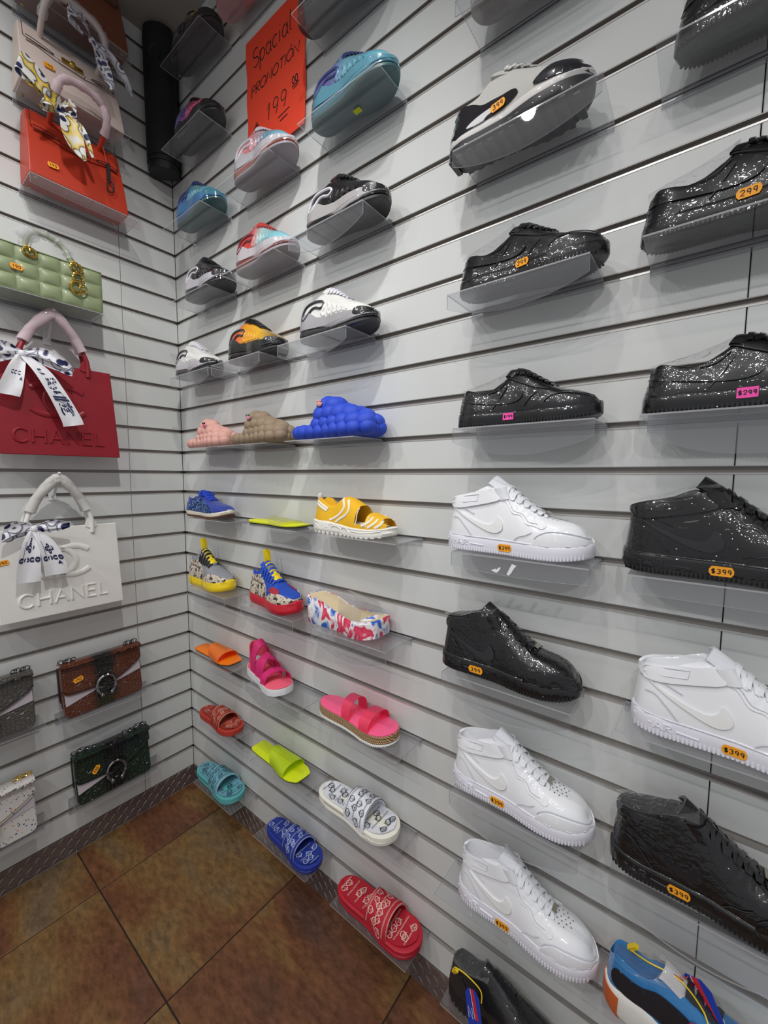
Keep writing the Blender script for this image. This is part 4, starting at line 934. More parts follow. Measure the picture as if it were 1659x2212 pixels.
# --- chunky-soled snakeskin slip-ons
def snake(label, x, k, sole_c, body_c, variant, rz=0.):
    r = thing('snakeskin_sneaker', label, 'sneaker', put(x, k), rz)
    so = M('snk_sole' + sole_c, sole_c, .4, coat=.3); bd = M('snk_body' + body_c, body_c, .55); sk = Mpat('snake_print' + variant, 'snake', '#cdbfae', '#2a2523', 55., .5, .47, c2='#e2d9cc'); ye = M('snk_yellow', '#f0d214', .5); bk = M('snk_black', '#17171a', .6)
    s = Shoe(r, .297, wscale=1.05, sole=[(0, .16), (.3, .15), (.6, .145), (1, .15)], base=[(0, .13), (1, .12)], H=[(0, .36), (.05, .425), (.11, .415), (.18, .40), (.25, .45), (.31, .50), (.38, .49), (.48, .415), (.6, .335), (.7, .285), (.8, .26), (.9, .235), (.97, .2), (1, .16)], open_t=(.24, .32), lean=.05, toe=.03, pinch=curve([(0, .08), (.3, .28), (.55, .2), (.75, .05), (1, 0)]))
    s.solemesh(so, prof=[(0, -.003), (.12, .001), (.45, .0025), (.55, .0005), (.85, .0015), (1, -.003)])
    s.upper(bd)
    s.patch('side_panel', [(.0, .14), (.0, .32), (.05, .36), (.16, .36), (.26, .375), (.34, .385), (.43, .31), (.50, .23), (.53, .14), (.25, .125)], sk, .003, both=True)
    s.patch('toe_panel', [(.56, .13), (.58, .18), (.66, .225), (.78, .235), (.9, .215), (.98, .18), (.99, .135), (.8, .12)], sk, .003, both=True)
    s.tongue([(.62, .335), (.5, .42), (.41, .49), (.35, .53), (.32, .545)], lambda a: .055 + .025 * a, bd, .009)
    s.laces(bk if variant == 'a' else bd, .36, .60, 6, .10, .009, 0., .0105)
    mb = MB()
    for i in range(4):
        u = .40 + .058 * i; x_ = (u - .5) * s.L; z = s.topz(x_, 0) + .010
        grid_solid(lambda a, b: (x_ + (a - .5) * .0155, (b - .5) * .032, z - (a - .5) * .011 - .008 * (2 * b - 1) ** 2), 2, 4, .003, mb)
    mb.build('yellow_tabs', ye, r)
    mb = MB(); x_ = (.365 - .5) * s.L; zz = .50 * s.L
    grid_solid(lambda a, b: (x_ - .012 + .006 * math.sin(a * PI) - .006 * a, (b - .5) * .026, zz - .012 + .066 * a), 8, 2, .005, mb); mb.build('pull_tab', ye, r)
    if variant == 'a':
        mb = MB(); strokes(mb, [[(.185, .005), (.185, .155)], [(.50, .005), (.50, .15)]], s.sidesole(), .006, .0032); mb.build('sole_split', bk, r)
    else:
        s.patch('toe_window', [(.60, .235), (.62, .28), (.70, .27), (.78, .245), (.74, .225)], M('snk_red', '#a8263a', .5, bmp=(200, .5)), .0035, both=True)
    return r
snake('grey snakeskin-print sneaker on a yellow platform sole', .348, 5, '#efd011', '#8d9097', 'a')
snake('blue snakeskin-print sneaker on a red platform sole', .782, 5, '#c3142b', '#1f4bb4', 'b', -.12)

# --- slides
SLW = curve([(0, 0), (.015, .06), (.05, .10), (.12, .135), (.25, .145), (.42, .142), (.58, .158), (.72, .18), (.83, .178), (.91, .15), (.965, .1), (.99, .05), (1, 0)])
def paisley(mb, u0, u1, mp, half, rng):
    """printed bandana lines: rows of ovals and curled teardrops"""
    u = u0 + .004; row = 0
    while u < u1 - .006:
        h = half(u)
        if row % 2 == 0:
            y = -h + .004
            while y < h - .003:
                strokes(mb, [arc(u, y, .0021, .0026, 0, 360, 8)], mp, .0009, .0032); y += .0068
            u += .009
        else:
            y = -h + .012 + .01 * rng.random(); c = u + .010
            while y < h - .008:
                a0 = rng.choice((0, PI, .8, -2.2)); q = []
                for i in range(19):
                    a = i / 18 * 2 * PI; rr = .0105 * (1 - math.cos(a)) / 2 * .9 + .0008; px, py = rr * math.cos(a - PI) * 1.25 + .006, rr * math.sin(a) * 1.5 + .003 * math.sin(a * .5); q.append((px, py))
                def tr(p, k=1.): x_, y_ = rot2(p, a0); return (c + x_ * k, y + y_ * k)
                strokes(mb, [[tr(p) for p in q]], mp, .0019, .0032); strokes(mb, [[tr((p[0] * .55 - .001, p[1] * .55)) for p in q]], mp, .0009, .0032)
                strokes(mb, [[tr((.003 + .0014 * math.cos(i * 1.05) - .010 * k_, .0014 * math.sin(i * 1.05))) for i in range(7)] for k_ in (0, .35)], mp, .0009, .0034)
                strokes(mb, [[tr((.016 + .004 * math.cos(i * .5), .004 * math.sin(i * .5) + .002 * i * .2)) for i in range(9)]], mp, .0009, .0032)
                y += .0225
            u += .023
        row += 1
def rot2(p, a): return (p[0] * math.cos(a) - p[1] * math.sin(a), p[0] * math.sin(a) + p[1] * math.cos(a))
def slide(label, x, k, c_sole, pat, ink, c_strap, L=.29, rz=0., ys=YC, name='slide_sandal'):
    r = thing(name, label, 'slide', put(x, k, ys), rz, 'bandana print slides')
    so = M('slide' + c_sole, c_sole, .5)
    s = Shoe(r, L, wid=SLW, sole=[(0, .10), (.5, .095), (1, .09)], H=[(0, .2), (1, .2)], spring=.004)
    s.solemesh(so, prof=[(0, -.004), (.08, .0), (.42, .0012), (.5, -.001), (.58, .0015), (.92, .001), (1, -.004)])
    mb = MB()   # printed footbed
    n = 30; T = stations(n); f = []; v = []; W = 8
    for t in T:
        for j in range(W + 1):
            y = (-1 + 2 * j / W); v.append(((t - .5) * L * .94, y * max(0, s.W(t) - .006), s.solez(t) * L + .0015 + .003 * y * y + s.lift(t) * .9))
    for i in range(n):
        for j in range(W): a = i * (W + 1) + j; f.append((a, a + W + 1, a + W + 2, a + 1))
    mb.add(v, f); fb = mb.build('footbed', pat, r)
    def fmap(u, y): t = min(1, max(0, u / L + .5)); return Vector((u, y, s.solez(t) * L + .0015 + .003 * min(1, (y / max(.01, s.W(t) - .006))) ** 2 + s.lift(t) * .9)), Vector((0, 0, 1))
    fm = MB(); rng = random.Random(len(label)); paisley(fm, -.135, -.02, fmap, lambda u: max(0, s.W(u / L + .5) - .012), rng); paisley(fm, .055, .135, fmap, lambda u: max(0, s.W(u / L + .5) - .014), rng)
    fm.build('paisley_print', ink, fb, fix=False, kind='stuff')
    def strap(a, b):
        u = .44 + .30 * a + .05 * math.sin(b * PI) * (1 - 2 * a) * .4; t = u; th = b * PI; ww = s.W(t) - .001
        return ((u - .5) * L, -ww * math.cos(th), .055 * L + (.185 + .03 * (1 - a)) * L * math.sin(th) ** .75)
    st = grid_solid(strap, 8, 20, .005).build('strap', pat, r)
    def smap(u, v):
        a = min(1, max(0, u / .088)); b = min(1, max(0, v / .20 + .5)); p = Vector(strap(a, b)); h = .02
        n = (Vector(strap(min(1, a + h), b)) - Vector(strap(max(0, a - h), b))).cross(Vector(strap(a, min(1, b + h))) - Vector(strap(a, max(0, b - h)))); n = n.normalized() if n.length > 1e-9 else Vector((0, 0, 1))
        return p, (n if n.z > 0 or n.y * (b - .5) > 0 else -n)
    sm = MB(); paisley(sm, .005, .083, smap, lambda u: .094, rng); sm.build('paisley_print', ink, st, fix=False, kind='stuff')
    mb = MB()
    for a in (.02, .98): mb.tube([Vector(strap(a, b / 20)) + Vector((0, 0, .001)) for b in range(21)], .0022, 6)
    mb.build('strap_edge', c_strap, st)
    return r
slide('rust red paisley slide nearest the corner', .386, 11, '#b3382a', M('cloth_rust', '#96291f', .7), M('print_rust', '#d09a84', .7), M('edge_rust', '#c78f74', .6), .27)
slide('turquoise paisley slide on the lowest shelf by the corner', .362, 14, '#58a9ab', M('cloth_teal', '#6ba3b4', .7), M('print_teal', '#27465a', .7), M('edge_teal', '#a7ccd2', .6), .308, -.03)
slide('royal blue paisley slide on the lowest row, second from the corner', .862, 14, '#1b3190', M('cloth_blue', '#1a2f8a', .7), M('print_blue', '#b3c0e4', .7), M('edge_blue', '#9eaad0', .6), .28, -.06)
slide('white slide with black and white paisley strap, above the red one', 1.178, 11, '#e9e6da', M('cloth_white', '#dfe2ea', .7), M('print_black', '#23232c', .7), M('edge_grey', '#6a6a70', .7), .31)
slide('crimson red paisley slide, lowest and nearest the floor', 1.262, 14, '#b5132c', M('cloth_red', '#b2152a', .7), M('print_cream', '#edc6ba', .7), M('edge_red', '#d8a59c', .6), .31)
# flat clear slides
FLW = curve([(0, 0), (.004, .09), (.05, .115), (.25, .118), (.45, .118), (.6, .14), (.75, .165), (.86, .16), (.95, .125), (.992, .10), (1, 0)])
def flat(label, x, k, col, strap_c, L=.28, rz=0., sh=.12):
    r = thing('flat_slide', label, 'slide', put(x, k), rz, 'neon flat slides')
    fo = M('flat' + col, col, .45); bl = M('flat_black_sole', '#1c1c1e', .6)
    s = Shoe(r, L, wid=FLW, sole=[(0, .05), (.2, .04), (1, .035)], H=[(0, .2), (1, .2)], spring=.003)
    s.solemesh(bl, 0., lambda t: .018, name='outsole', prof=[(0, -.002), (1, 0)]); s.solemesh(fo, .017 * L, name='footbed', prof=[(0, 0), (.8, .001), (1, -.001)])
    def strap(a, b):
        u = .46 + .34 * a - .06 * math.sin(b * PI) * (1 - a); th = b * PI; t = .46 + .34 * a; ww = s.W(min(.9, t)) + .001
        return ((u - .5) * L, -ww * math.cos(th), .03 * L + (sh + .04 * (1 - a)) * L * math.sin(th) ** .7)
    grid_solid(strap, 6, 18, .0018).build('vinyl_strap', strap_c, r)
def tint(name, c, haze=.45):
    if name in MATS: return MATS[name]
    m = bpy.data.materials.new(name); m.use_nodes = True; nt = m.node_tree; nt.nodes.clear(); L = nt.links.new
    out = N(nt, 'ShaderNodeOutputMaterial'); t = N(nt, 'ShaderNodeBsdfTransparent'); t.inputs[0].default_value = lin(c); d = N(nt, 'ShaderNodeBsdfDiffuse'); d.inputs[0].default_value = lin(c)
    g = N(nt, 'ShaderNodeBsdfGlossy'); g.inputs['Roughness'].default_value = .06; mx = N(nt, 'ShaderNodeMixShader'); mx.inputs[0].default_value = haze; L(t.outputs[0], mx.inputs[1]); L(d.outputs[0], mx.inputs[2])
    fr = schlick(nt)[1]; m2 = N(nt, 'ShaderNodeMixShader'); L(fr, m2.inputs[0]); L(mx.outputs[0], m2.inputs[1]); L(g.outputs[0], m2.inputs[2]); L(m2.outputs[0], out.inputs[0]); MATS[name] = m; return m
flat('neon orange flat slide with clear vinyl strap, beside the pink strappy sandal', .378, 8, '#ef7a12', tint('vinyl_orange', '#ffa24a'), .275)
flat('neon yellow flat slide seen edge-on, left of the yellow knit shoe', .805, 2, '#dfe51a', tint('vinyl_clear_yellow', '#fbfbd0', .08), .275, 0., .045)
flat('lime yellow flat slide with tinted vinyl strap, above the blue paisley slide', .790, 11, '#d3e317', tint('vinyl_lime', '#dff03a', .5), .285, -.04)

# --- yellow open-toe knit shoe
def yellow():
    r = thing('knit_sandal', 'yellow open-toe knit shoe with white stripes and chunky white sole', 'shoe', put(1.165, 2), 0)
    ye = M('yellow_knit', '#eab41b', .8, bmp=(240, .5)); wh = M('yellow_sole', '#e8e6df', .45); wt = M('white_band', '#efe6cf', .8); inn = M('tan_insole', '#b9783c', .7)
    s = Shoe(r, .31, sole=[(0, .135), (.3, .12), (.6, .09), (1, .085)], base=[(0, .10), (.6, .07), (1, .07)], H=[(0, .30), (.05, .345), (.11, .335), (.19, .28), (.26, .275), (.32, .34), (.38, .365), (.47, .34), (.56, .295), (.66, .25), (.76, .21), (.86, .185), (.93, .165), (.97, .14), (1, .11)], open_t=(.24, .32), lean=.03, toe=.03, warp=.06, pinch=curve([(0, .06), (.3, .2), (.6, .15), (1, 0)]))
    s.solemesh(wh, prof=[(0, -.005), (.1, .001), (.4, .003), (.6, .0005), (.85, .002), (1, -.003)]); s.ribs(wh, .0, .007, .018, .012)
    # upper cut away at the instep side and at the toe
    K = s.K; w = 2 * K - 1; v = []; f = []; g = []
    for row in s.G: v += row + [(p[0], -p[1], p[2]) for p in row[-2::-1]]
    for i in range(len(s.G) - 1):
        t = s.inv((s.T[i] + s.T[i + 1]) / 2)
        for j in range(w - 1):
            zf = min(j, w - 2 - j)
            if (.60 < t < .73 and 2 <= zf) or t > .955 or (t > .90 and zf >= 4): continue
            f.append((i * w + j, (i + 1) * w + j, (i + 1) * w + j + 1, i * w + j + 1))
    mb = MB(); mb.add(v, f); mb.build('knit_upper', ye, r, ang=80)
    mb = MB(); T = stations(24); vv = []; ff = []
    for t in T:
        for j in range(7): vv.append(((t - .5) * s.L * .95, (-1 + j / 3) * s.W(t) * .88, s.solez(t) * s.L + .002 + s.lift(t)))
    for i in range(24):
        for j in range(6): ff.append((i * 7 + j, i * 7 + 7 + j, i * 7 + 8 + j, i * 7 + j + 1))
    mb.add(vv, ff); mb.build('insole', inn, r)
    s.lines('stripes', [[(.03, .325), (.10, .295), (.17, .255), (.20, .24)], [(.025, .30), (.10, .265), (.19, .22)], [(.36, .345), (.40, .27), (.36, .2), (.29, .155), (.24, .135)], [(.43, .335), (.465, .26), (.44, .2), (.36, .15), (.32, .12)], [(.78, .19), (.76, .15), (.68, .11)], [(.84, .175), (.83, .145), (.76, .1)], [(.9, .16), (.89, .13), (.84, .1)]], wt, .008, .0012, .0012, both=True)
    s.lines('opening_rim', [[(.595, .11), (.60, .16), (.59, .22), (.585, .265)], [(.735, .105), (.74, .15), (.735, .2)]], wt, .003, .0012, .001, both=True)
    mb = MB(); mb.ball((0, 0, 0), .013, 10, 6, (.5, .9, 1)); o = mb.build('heel_pull', M('heel_pull', '#d7d5d0', .6), r); o.location = ((.045 - .5) * s.L, 0, .35 * s.L)
    s.lines('sole_relief', [[(.02, .1), (.1, .07), (.16, .05), (.22, .07)], [(.25, .04), (.30, .085), (.37, .07), (.40, .04)], [(.38, .05), (.43, .08), (.49, .06), (.52, .03)], [(.55, .055), (.7, .05), (.9, .06)]], wh, .005, .0016, .0012, mp=s.sidesole())
yellow()
# --- tie-dye platform mule
def platform():
    r = thing('platform_mule', 'white, blue and pink tie-dye platform mule with clear strap', 'mule', put(1.135, 5), 0)
    td = Mpat('tie_dye', 'tiedye', '#fff', '#fff', 26., .6); ins = M('beige_insole', '#d9c5a0', .6)
    s = Shoe(r, .292, wid=FLW, wscale=1.12, sole=[(0, .30), (.2, .285), (.45, .21), (.7, .18), (1, .18)], H=[(0, .3), (1, .3)], spring=.012)
    s.solemesh(td, name='platform', prof=[(0, -.004), (.05, -.001), (.5, 0), (.95, .001), (1, -.002)])
    mb = MB(); T = stations(28); vv = []; ff = []
    for t in T:
        for j in range(7): vv.append(((t - .5) * s.L * .96, (-1 + j / 3) * max(0, s.W(t) - .004), s.solez(t) * s.L + .0016 + s.lift(t) * .9))
    for i in range(28):
        for j in range(6): ff.append((i * 7 + j, i * 7 + 7 + j, i * 7 + 8 + j, i * 7 + j + 1))
    mb.add(vv, ff); mb.build('insole', ins, r)
    mb = MB(); q = [((t - .5) * s.L * .985, -(s.W(t) - .0015), s.solez(t) * s.L + .0005 + s.lift(t) * .9) for t in T]; mb.tube(q + [(a, -b, c) for a, b, c in q[-2:0:-1]], .0022, 6, True); mb.build('piping', td, r)
    def strap(a, b):
        u = .50 + .34 * a; th = b * PI; return ((u - .5) * s.L, -(s.W(min(.92, u)) - .002) * math.cos(th), .17 * s.L + (.19 + .06 * (1 - a)) * s.L * math.sin(th) ** .7)
    grid_solid(strap, 6, 18, .0016).build('clear_strap', ACR, r)
platform()
# --- pink strappy sandal
def strappy():
    r = thing('strappy_sandal', 'hot pink sandal with crossing elastic straps and white edged sole', 'sandal', put(.735, 8, -.07), -.20)
    pk = M('hot_pink_elastic', '#d3266f', .6); co = M('coral_footbed', '#f0647c', .5); wh = M('white_edge', '#dfe0e2', .6, bmp=(160, .6)); bl = M('flat_black_sole', '#1c1c1e', .6)
    s = Shoe(r, .275, wid=SLW, wscale=1.02, sole=[(0, .12), (.4, .1), (1, .095)], H=[(0, .36), (.12, .36), (.3, .36), (.5, .32), (.7, .28), (1, .2)], spring=.006)
    s.solemesh(wh, prof=[(0, -.004), (.1, .001), (.85, .001), (1, 0)]); s.solemesh(co, .095 * s.L, lambda t: s.solez(t) + .012, name='footbed', prof=[(0, -.002), (.6, -.001), (1, -.003)])
    L = s.L
    def band(u0, u1, h, wd, sk=0., y=1.):
        def fn(a, b):
            th = b * PI; u = u0 + (u1 - u0) * a + sk * math.cos(th); return ((u - .5) * L, -(s.W(min(.9, u0 + .05)) - .003) * y * math.cos(th), .09 * L + h * L * math.sin(th) ** .7 + (a - .5) * wd * L * -.5)
        return fn
    for u0, u1, h, wd, sk in ((.66, .79, .17, .0, -.03), (.45, .57, .27, .06, -.06), (.43, .55, .285, .06, .07), (.22, .34, .40, .12, .02)):
        grid_solid(band(u0, u1, h, wd, sk), 3, 18, .003).build('strap', pk, r)
    def back(a, b):
        th = b * PI; return (-.5 * L + .06 * L + .20 * L * abs(math.cos(th)) ** 2 - .012, -(s.W(.18) - .002) * math.cos(th), .11 * L + (.10 + .22 * a) * L * (.75 + .25 * math.sin(th)) + .0)
    grid_solid(back, 3, 16, .004).build('heel_counter', M('coral_heel', '#ea5c7c', .6), r)
strappy()
# --- pink jelly espadrille
def espadrille():
    r = thing('espadrille_slide', 'pink espadrille slide with two clear pink straps and braided jute sole', 'slide', put(1.178, 8), -.02)
    pk = M('neon_pink_footbed', '#f45f8d', .45); ru = M('white_ribbed', '#e2e2df', .6); ju = MATS.get('jute')
    m, nt, b = nodes('jute'); wv = N(nt, 'ShaderNodeTexWave', inp={'Scale': 55., 'Distortion': 3., 'Detail': 2.}); nt.links.new(tex(nt, (1, 1, 2.5), rot=(0, .6, 0)), wv.inputs['Vector']); nt.links.new(ramp(nt, [(0, '#7a5c3a'), (.6, '#b9956a'), (1, '#d0b189')], wv.outputs['Fac']), b.inputs['Base Color']); b.inputs['Roughness'].default_value = .9; bump(nt, b, wv.outputs['Fac'], .8, .003)
    s = Shoe(r, .305, wid=SLW, wscale=.94, sole=[(0, .12), (.5, .11), (1, .105)], H=[(0, .3), (1, .3)], spring=.008)
    s.solemesh(ru, 0., lambda t: .03, name='outsole', prof=[(0, -.002), (.5, .0015), (1, 0)]); s.ribs(ru, .001, .008, .006, .004)
    s.solemesh(m, .028 * s.L, lambda t: s.solez(t), name='jute_midsole', prof=[(0, 0), (.2, .0015), (.32, -.0005), (.45, .0015), (.62, -.0005), (.8, .0015), (1, 0)])
    s.solemesh(pk, lambda t: s.solez(t) - .002, lambda t: s.solez(t) + .014, name='footbed', prof=[(0, -.001), (.7, -.001), (1, -.003)])
    vp = tint('vinyl_pink', '#ff78a4', .28); L = s.L
    for u0, u1, h in ((.40, .52, .20), (.66, .79, .15)):
        def strap(a, b, u0=u0, u1=u1, h=h):
            u = u0 + (u1 - u0) * a; th = b * PI; return ((u - .5) * L, -(s.W(u) - .001) * math.cos(th), .10 * L + h * L * math.sin(th) ** .6)
        grid_solid(strap, 3, 18, .0018).build('vinyl_strap', vp, r)
espadrille()

# --- shelves of the right wall
SH = [  # x, k, lip, what it holds
 (.200, -16, 0, 'clear shelf under the fiery runner, highest beside the speaker'), (.183, -13, 0, 'clear shelf under the pink and purple runner'), (.170, -10, 0, 'clear shelf under the blue and turquoise runner'),
 (.190, -7, 0, 'clear shelf under the black runner nearest the wall corner'), (.185, -4, .06, 'curved-lip clear shelf under the small white runner'), (.225, -1, 0, 'clear shelf under the pink bubble slide'), (.285, 2, 0, 'clear shelf under the blue glitter sneaker'),
 (.255, 5, .062, 'curved-lip clear shelf under the yellow-soled snakeskin sneaker'), (.260, 8, 0, 'clear shelf under the neon orange flat slide'), (.240, 11, 0, 'clear shelf under the rust red paisley slide'), (.250, 14, 0, 'clear shelf under the turquoise paisley slide'),
 (.560, -16, 0, 'clear shelf at the top edge under the pink-soled runner'), (.570, -10, 0, 'clear shelf under the coral and blue runner'), (.590, -7, 0, 'clear shelf under the red and aqua runner'), (.505, -4, .062, 'curved-lip clear shelf under the orange and yellow runner'),
 (.530, -1, 0, 'clear shelf under the taupe bubble slide'), (.680, 2, 0, 'clear shelf under the neon yellow flat slide'), (.655, 5, .066, 'curved-lip clear shelf under the red-soled snakeskin sneaker'), (.680, 8, .066, 'curved-lip clear shelf under the pink strappy sandal'),
 (.690, 11, 0, 'clear shelf under the lime yellow flat slide'), (.700, 14, 0, 'clear shelf under the royal blue paisley slide'),
 (.985, -13, 0, 'clear shelf at the top edge beside the red sign, under the dark-soled runner'), (1.005, -10, 0, 'clear shelf under the teal-soled runner, with a lime sticker below'), (.958, -7, .066, 'curved-lip clear shelf under the black and silver runner'), (.897, -4, .064, 'curved-lip clear shelf under the white and grey runner with pink sticker'),
 (.925, -1, 0, 'clear shelf under the royal blue bubble slide'), (1.072, 2, 0, 'clear shelf under the yellow knit shoe'), (1.040, 5, .068, 'curved-lip clear shelf under the tie-dye platform mule'), (1.078, 8, 0, 'clear shelf under the pink espadrille slide'), (1.067, 11, 0, 'clear shelf under the white paisley slide'), (1.114, 14, 0, 'clear shelf under the crimson paisley slide'),
 (1.512, -10, 0.04, 'clear shelf at the top edge under the pale grey sneaker'), (1.512, -7, .060, 'curved-lip clear shelf under the snakeskin-look sneaker'), (1.505, -4, .060, 'curved-lip clear shelf under the black low-top tagged 299 in full view'), (1.526, -1, .062, 'curved-lip clear shelf under the black low-top with small pink sticker'),
 (1.528, 2, .036, 'clear shelf with torn paper scraps on its lip, under the eye-level white high-top'), (1.508, 5, .070, 'curved-lip clear shelf under the black high-top with crumpled strap'), (1.535, 8, .072, 'curved-lip clear shelf under the white high-top below the crumpled black one'), (1.498, 11, 0, 'clear shelf under the lowest white high-top'), (1.52, 14, 0, 'clear shelf under the black sneaker with hang tag'),
 (1.885, -7, 0, 'clear shelf at the upper right corner under the topmost black low-top'), (1.882, -4, 0, 'clear shelf under the black low-top at right edge with orange sticker'), (1.893, -1, .070, 'curved-lip clear shelf under the black low-top at right edge with pink sticker'), (1.888, 2, .03, 'clear shelf under the black high-top with peaked film'), (1.882, 5, 0, 'clear shelf under the white high-top at the right edge'), (1.885, 8, .075, 'curved-lip clear shelf under the black high-top at lower right edge'), (1.862, 11, 0, 'clear shelf under the colourful running shoe'),
]
for x, k, lip, lab in SH:
    o = shelf('R', x, k, lab, lip=lip)
    if k == 2 and x == 1.528:
        mb = MB(); mp = plane_map((0, -.1302, -.035), (1, 0, 0), (0, 0, 1), (0, -1, 0))
        patch(mb, [(.10, .004), (.112, .0), (.118, .006), (.122, .014), (.116, .012), (.113, .008), (.108, .009)], mp, .0004, .05, .0004); patch(mb, [(.135, .0), (.140, .012), (.146, .024), (.156, .022), (.150, .014), (.146, .006), (.140, -.002)], mp, .0004, .05, .0004)
        mb.build('paper_scraps', M('torn_paper', '#eceaf0', .8), o, smooth=False)
    if k == -10 and x == 1.005: sticker(plane_map((.17, -.06, -.003), (1, 0, 0), (0, -1, 0), (0, 0, -1)), 0, 0, o, 'y', '', 0, 1.15)
# --- paper sign
def sign():
    r = thing('paper_sign', 'bright red-orange paper sign handwritten in black marker', 'sign', (.748, 0, Z0 + 1.33), 0)
    red = M('neon_red_paper', '#fb4a2c', .7)
    def P(a, b):
        x = (a - .5) * .315; z = (b - .5) * .42; return (x, -.0035 - .010 * (max(0, .25 - b) / .25) ** 2 * a - .004 * math.sin(b * 9) ** 2 - .006 * max(0, b - .85), z)
    mb = grid_solid(lambda a, b: P(a, b), 10, 14, .0006); o = mb.build('paper', red, r)
    def mp(u, v): return Vector(P(u / .315 + .5, v / .42 + .5)), Vector((0, -1, 0))
    mb = MB(); tl = text_lines('Spacial', -.012, .135, .055, .14, .02, .12) + text_lines('PROMOTION', .0, .035, .034, .15, .03, .1) + text_lines("'", .092, .034, .034, .1) + text_lines('199', .005, -.075, .055, .18, .02, .1) + text_lines('00', .105, -.045, .02, .2) + [[(.09, -.062), (.125, -.058)], [(.095, -.07), (.12, -.066)]] + text_lines('$', -.105, -.105, .05, .1) + [[(.02, -.125), (.08, -.118)], [(.03, -.14), (.07, -.136)]]
    strokes(mb, tl, mp, .0035, .0011); mb.build('handwriting', INK, o, kind='stuff')
    mb = MB(); grid_solid(lambda a, b: (.105 + .03 * a, -.013, .19 + .03 * b), 2, 2, .0005, mb); mb.build('tape', Mclear('tape', (.95, .9, .88), .1, haze=.25), r)
sign()
# --- loudspeaker in the corner
def speaker():
    r = thing('loudspeaker', 'tall black column loudspeaker mounted in the room corner under the ceiling', 'speaker', (.066, -.066, Z0 + 1.285), PI / 4); r.scale = (.74, .74, .97)
    bk = M('speaker_black', '#0d0d0f', .6); gr = M('speaker_grille', '#141416', .7, bmp=(500, .6)); n = 16
    ring = [(-.085, .055)] + [(.085 * math.cos(PI + PI * i / n) , -.01 + .06 * math.sin(PI + PI * i / n)) for i in range(n + 1)] + [(.085, .055)]
    def col(mb, z0, z1, sc=1.):
        m = len(ring); v = [(x * sc, y * sc, z) for z in (z0, z1) for x, y in ring]; f = [(i, (i + 1) % m, m + (i + 1) % m, m + i) for i in range(m)] + [tuple(range(m))[::-1], tuple(range(m, 2 * m))]; mb.add(v, f)
    mb = MB(); col(mb, .03, .55, 1.0); mb.build('cabinet', bk, r, ang=30)
    for z0, z1 in ((0, .03), (.55, .575)):
        mb = MB(); col(mb, z0, z1, .94); mb.build('end_cap', M('speaker_cap', '#161618', .5), r, ang=30)
    mb = MB(); grid_solid(lambda a, b: (.082 * math.cos(PI * 1.12 + PI * .76 * b), -.0125 + .0605 * math.sin(PI * 1.12 + PI * .76 * b), .05 + .48 * a), 4, 16, .003, mb); g = mb.build('grille', gr, r)
    for z in (.45,):
        mb = MB(); mb.lathe([(.030, .003), (.033, .0), (.033, -.002), (.029, -.001), (.012, .003), (.001, .001)], (0, -.0755 + .001, z), 24, 'y'); mb.build('driver_ring', M('driver', '#1d1d20', .4), g)
    mb = MB(); mb.box(-.02, .02, .05, .088, .24, .32); mb.build('wall_bracket', bk, r, smooth=False)
speaker()
# ------------------------------------------------------------------ left wall: bags.  local x = world +Y, local -y = out from the wall
def lput(y, z): return (0, y, Z0 + z)
def rot2(p, a): return (p[0] * math.cos(a) - p[1] * math.sin(a), p[0] * math.sin(a) + p[1] * math.cos(a))
def bow(r, o, mat, loops, tails, th=.0015, textmat=None, texts=None, knot=.011, name='scarf'):
    """scarf tied in a bow; o = knot position; loops/tails: lists of centre-line points with half width"""
    root = None; o = Vector(o)
    mb = MB(); mb.ball(o, knot, 10, 7, (1.0, .8, 1.1)); root = mb.build(name, mat, r)
    def ribbon(pts, nm, wdir):
        P = cat(pts, 5); n = len(P) - 1
        def fn(a, b):
            q = a * n; i = min(n - 1, int(q)); f = q - i; p = [P[i][k] + (P[i + 1][k] - P[i][k]) * f for k in range(4)]
            d = Vector(wdir); return o + Vector(p[:3]) + d * p[3] * (2 * b - 1) + Vector((0, -.004 * math.sin(b * PI * 2 + a * 3), 0))
        return grid_solid(fn, n * 1, 4, th).build(nm, mat, root), fn
    for pts, wd in loops: ribbon(pts, 'scarf_loop', wd)
    out = []
    for pts, wd in tails: out.append(ribbon(pts, 'scarf_tail', wd))
    if texts:
        for (i, lns, w_) in texts:
            to, fn = out[i]
            def mp(u, v, fn=fn):
                p = Vector(fn(v, u)); return p, Vector((0, -1, 0))
            mb = MB(); strokes(mb, lns, mp, w_, .0018); mb.build('scarf_print', textmat, to)
    return root
GOLD = M('gold_hardware', '#d8b45a', .18, 1.0); GUN = M('gunmetal', '#87878c', .22, 1.0)
WRAP = Mclear('handle_plastic', (.93, .93, .94), .06, .8, haze=.22); TISSUE = tint('tissue_pink', '#e2ced4', .72); TISSW = tint('tissue_white', '#dedcd8', .75)
